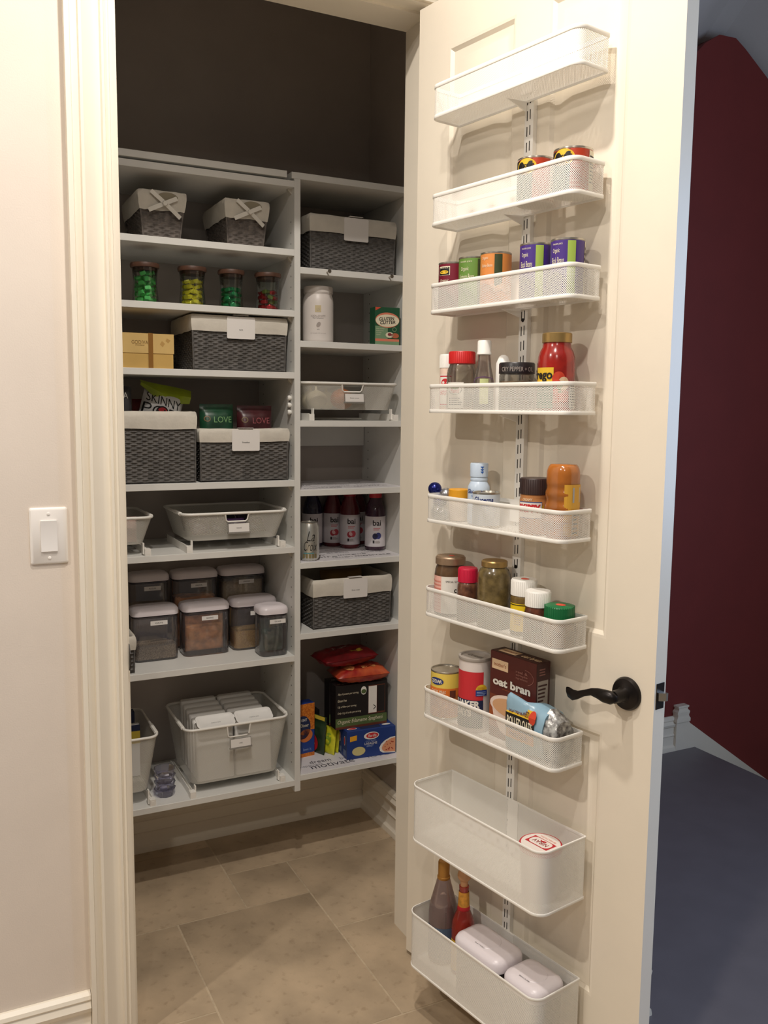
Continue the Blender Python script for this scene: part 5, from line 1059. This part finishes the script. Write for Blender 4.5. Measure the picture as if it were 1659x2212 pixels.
f.build('print', t); g = F['right']; g.rect(-dC/2, 0, dC/2, h, OBS, 0, 1); g.rect(-dC*.42, h*.06, dC*.36, h*.80, mat('nutrition_print', (176, 166, 156), .5), 1, 1); g.lines(-dC*.38, h*.1, dC*.3, h*.78, 16, OBS, 2); g.lines(-dC*.3, h*.86, dC*.2, h*.95, 3, MATS['mauve_ink'], 1); g.build('side_print', t)
u = F['top']; u.rect(-w2/2, -dC/2, w2/2, dC/2, OBS, 0, 1).rect(-w2*.40, -dC*.30, -w2*.02, dC*.30, BGE, 1, 1).text("mother's", -w2*.21, 0, w2*.3, dC*.25, OBG, 2).text('oat bran', w2*.26, 0, w2*.40, dC*.42, BGE, 2, .03); u.build('top_print', t)
# rolled oats bag, lying on its side, folded end towards the handle
s1 = .2345; P = Dp(s1, .057, FZ[6]); t = thing('oats_bag', 'pale blue rolled oats bag with crumpled silver end', 'bag', P, DROT)
BLB = mat('pale_blue_bag', (142, 176, 196), .3, var=.08, scale=20, bump=.4, bscale=50); SIL = mat('crumpled_print', (196, 196, 192), .3, metal=.3, scale=90, col2=(96, 92, 92), bump=1, bscale=70)
hbag = .132
def bag_sec(q):     # centre y, half width, height along the bag
    cut = min(1, max(0, (.66-q)/.14))           # the closed end thins out against the carton
    w_ = .0385*(1-.70*cut); return -(.0005+.0385-w_), w_, hbag*(.98-.16*q)
mb = MB(); lo_ = []; n = 24
for k in range(15):
    q = k/14; x = -.080+q*.112; yc, w_, H2 = bag_sec(q)
    if k == 0: w_ *= .35; H2 *= .92
    lo_.append([(x+.0015*sin(j*1.9+k), yc+w_*math.copysign(abs(cos(2*pi*j/n))**.7, cos(2*pi*j/n))*(.97+.03*sin(k*2.3+j*1.3)), H2/2*(1+math.copysign(abs(sin(2*pi*j/n))**.75, sin(2*pi*j/n)))) for j in range(n)])
mb.loft(lo_); bagb = mb.build('bag_body', BLB, t, angle=70)
mb = MB(); lo_ = []; rnd = random.Random(8)
for k in range(6):
    q = k/5; x = .030+q*.030; H2 = hbag*(.88-.16*q); w_ = .038*(1-.18*q)
    lo_.append([(x+rnd.uniform(-.004, .004), w_*cos(2*pi*j/n)*rnd.uniform(.9, 1), max(.0006, H2/2*(1+sin(2*pi*j/n)*rnd.uniform(.94, 1)))) for j in range(n)])
mb.loft(lo_); mb.build('crumpled_end', SIL, t, angle=30)
D = Decal(lambda u, v, l: Vector((u, -.0395-.0004*l+.55*max(0, v-hbag*.70)+.35*max(0, hbag*.25-v), v)))
D.rect(-.072, hbag*.66, .004, hbag*.80, YL, 0, 6).rect(-.074, hbag*.40, .010, hbag*.66, BK, 0, 6).rect(-.072, hbag*.24, .010, hbag*.40, mat('amber_label', (226, 164, 60), .5), 0, 6).text('ROLLED OATS', -.032, hbag*.53, .074, hbag*.17, CRM, 1, .02).text('OLD FASHIONED', -.036, hbag*.73, .058, hbag*.085, EBR, 1, .02).text('WHOLE GRAIN', -.034, hbag*.32, .054, hbag*.07, EBR, 1).rect(-.052, hbag*.81, -.018, hbag*.87, mat('green_band', (52, 104, 78), .5), 0, 4); D.ell(.004, hbag*.70, .010, hbag*.11, MATS['tomato_red_print'], 1); D.build('print', bagb)
# ---- tub in the deep basket
s1, z1 = on_d(1168, 1821, .085); L = Dp(max(s1, .199), .085, FZ[7]); h = z1-FZ[7]; r = .046; TR = mat('tub_red', (196, 34, 48), .4); TW = mat('tub_white', (240, 230, 222), .4)
t = thing('food_tub', 'round white tub with red rimmed lettered lid', 'tub', L, DROT)
lathe_part(t, 'tub_body', [(r*.80, 0), (r*.82, .002), (r*.95, h-.008)], TW, 48); lid = lathe_part(t, 'lid', [(r*.96, h-.012), (r, h-.011), (r, h-.002), (r*.97, h), (r*.90, h-.0006)], TR, 48)
R0 = DROT; Mx = Matrix.Rotation(math.radians(0), 4, 'Z')
def mpl(u, v, l): return Vector((-u, -v, h+.0003*(l+1)))
D = Decal(mpl); D.ell(0, 0, r*.91, r*.91, TW, 0, 40).rect(-r*.66, -r*.36, r*.66, r*.36, TR, 1, 1); D.put([(p[0], p[1]) for p in rr(r*1.16, r*.62, r*.24, 5)], [tuple(range(24))], TW, 2); D.text('NIRAV', 0, r*.02, r*.86, r*.26, mat('wine_ink', (150, 54, 54), .5), 3, .01).text('BHELPURI', 0, -r*.52, r*.9, r*.10, COR, 1)
D.poly([(-r*.16, -r*.24), (-r*.18, -r*.13), (-r*.02, -r*.08), (r*.14, -r*.12), (r*.16, -r*.24), (r*.08, -r*.17), (-r*.06, -r*.24)], TR, 3); D.build('lid_print', lid)
# ---- bottles and containers in the lowest basket
SOY = mat('soy_sauce', (34, 22, 24), .15, coat=.8); NECK = clear('bottle_neck', (244, 232, 228), .2, .03, .25, (240, 206, 198)); GCAP = mat('brass_cap', (186, 134, 62), .4, metal=.4)
L, r, h = dpos(894, 965, 1840, .070, 8, rfix=.0355); r = .0355
t = thing('soy_sauce_bottle', 'dark soy sauce bottle with brass coloured cap', 'bottle', L, DROT)
lathe_part(t, 'sauce', [(r*.88, .001), (r*.97, .005), (r*.97, h*.46), (r*.93, h*.53), (r*.84, h*.585)], SOY, 40); 
prof = [(r*.90, 0), (r, .005), (r, h*.48), (r*.96, h*.54)]+[(r*(.88-.46*q/8)+.0006*(q % 2), h*(.59+.24*q/8)) for q in range(9)]
lathe_part(t, 'glass_body', prof, NECK, 40, cap1=False); lathe_part(t, 'cap', [(r*.42, h*.82), (r*.45, h*.825), (r*.45, h*.845), (r*.40, h*.85), (r*.40, h*.985), (r*.36, h)], GCAP, 28)
Decal(cyl_map(r, THC)).rect(-r*1.3, h*.06, r*.9, h*.38, mat('slate_label', (92, 112, 136), .5), 0).build('label', t)
L, r, h = dpos(975, 1032, 1876, .064, 8, rfix=.0285); r = .0285
t = thing('hot_sauce_bottle', 'red hot sauce bottle with round wooden stopper', 'bottle', L, DROT)
lathe_part(t, 'bottle_body', [(r*.88, 0), (r, .004), (r, h*.42), (r*.92, h*.50), (r*.66, h*.575), (r*.46, h*.63), (r*.40, h*.80), (r*.42, h*.815), (r*.42, h*.835)], mat('chili_sauce', (150, 40, 26), .18, var=.15, scale=40, coat=.7), 40)
lathe_part(t, 'neck_label', [(r*.52, h*.615), (r*.50, h*.63), (r*.44, h*.78), (r*.43, h*.785)], mat('neck_gold', (214, 150, 56), .5, var=.2, scale=90), 28, cap0=False, cap1=False); lathe_part(t, 'neck_band', [(r*.54, h*.612), (r*.55, h*.614), (r*.51, h*.645), (r*.50, h*.648)], RO, 28, cap0=False, cap1=False)
rb2 = r*.58; lathe_part(t, 'wooden_stopper', [(r*.30, h*.83)]+[(rb2*cos(-.95+k*(pi/2+.95)/9)+1e-5, h-rb2+rb2*sin(-.95+k*(pi/2+.95)/9)) for k in range(10)], mat('pale_wood', (212, 160, 116), .5, var=.1, scale=40), 28)
Decal(cyl_map(r, THC)).rect(-r*1.2, h*.05, r*1.0, h*.34, YL, 0).build('label', t)
for i, (u, v, w3, d3, lab, tx) in enumerate(((1051, 2035, .150, .092, 'wide clear container with white push button lid in the lowest basket', 'FLAXSEED'), (1153, 2104, .106, .096, 'small clear container with white lid at the handle end of the lowest basket', 'BREADCRUMBS'))):
    zt_ = .262-.004*i; X = on_z(u, v, zt_); s = (X-D0).dot(DT); o = min(.092, max(.074, (X-D0).dot(DN)))
    P = Dp(s, o, 0); hh = zt_-FZ[8]
    t = container(lab, P.x, P.y, FZ[8], w3, d3, hh, .06, mat('seed_mix', (120, 92, 66), .8, var=.2, scale=120), None, rz=DROT, lidh=.030)
    Decal(flat_map((0, 0, hh), (1,0,0), (0,1,0), (0,0,1))).text(tx, .0, -d3*.30, .030, .0034, GREYINK, 1).build('lid_print', t)
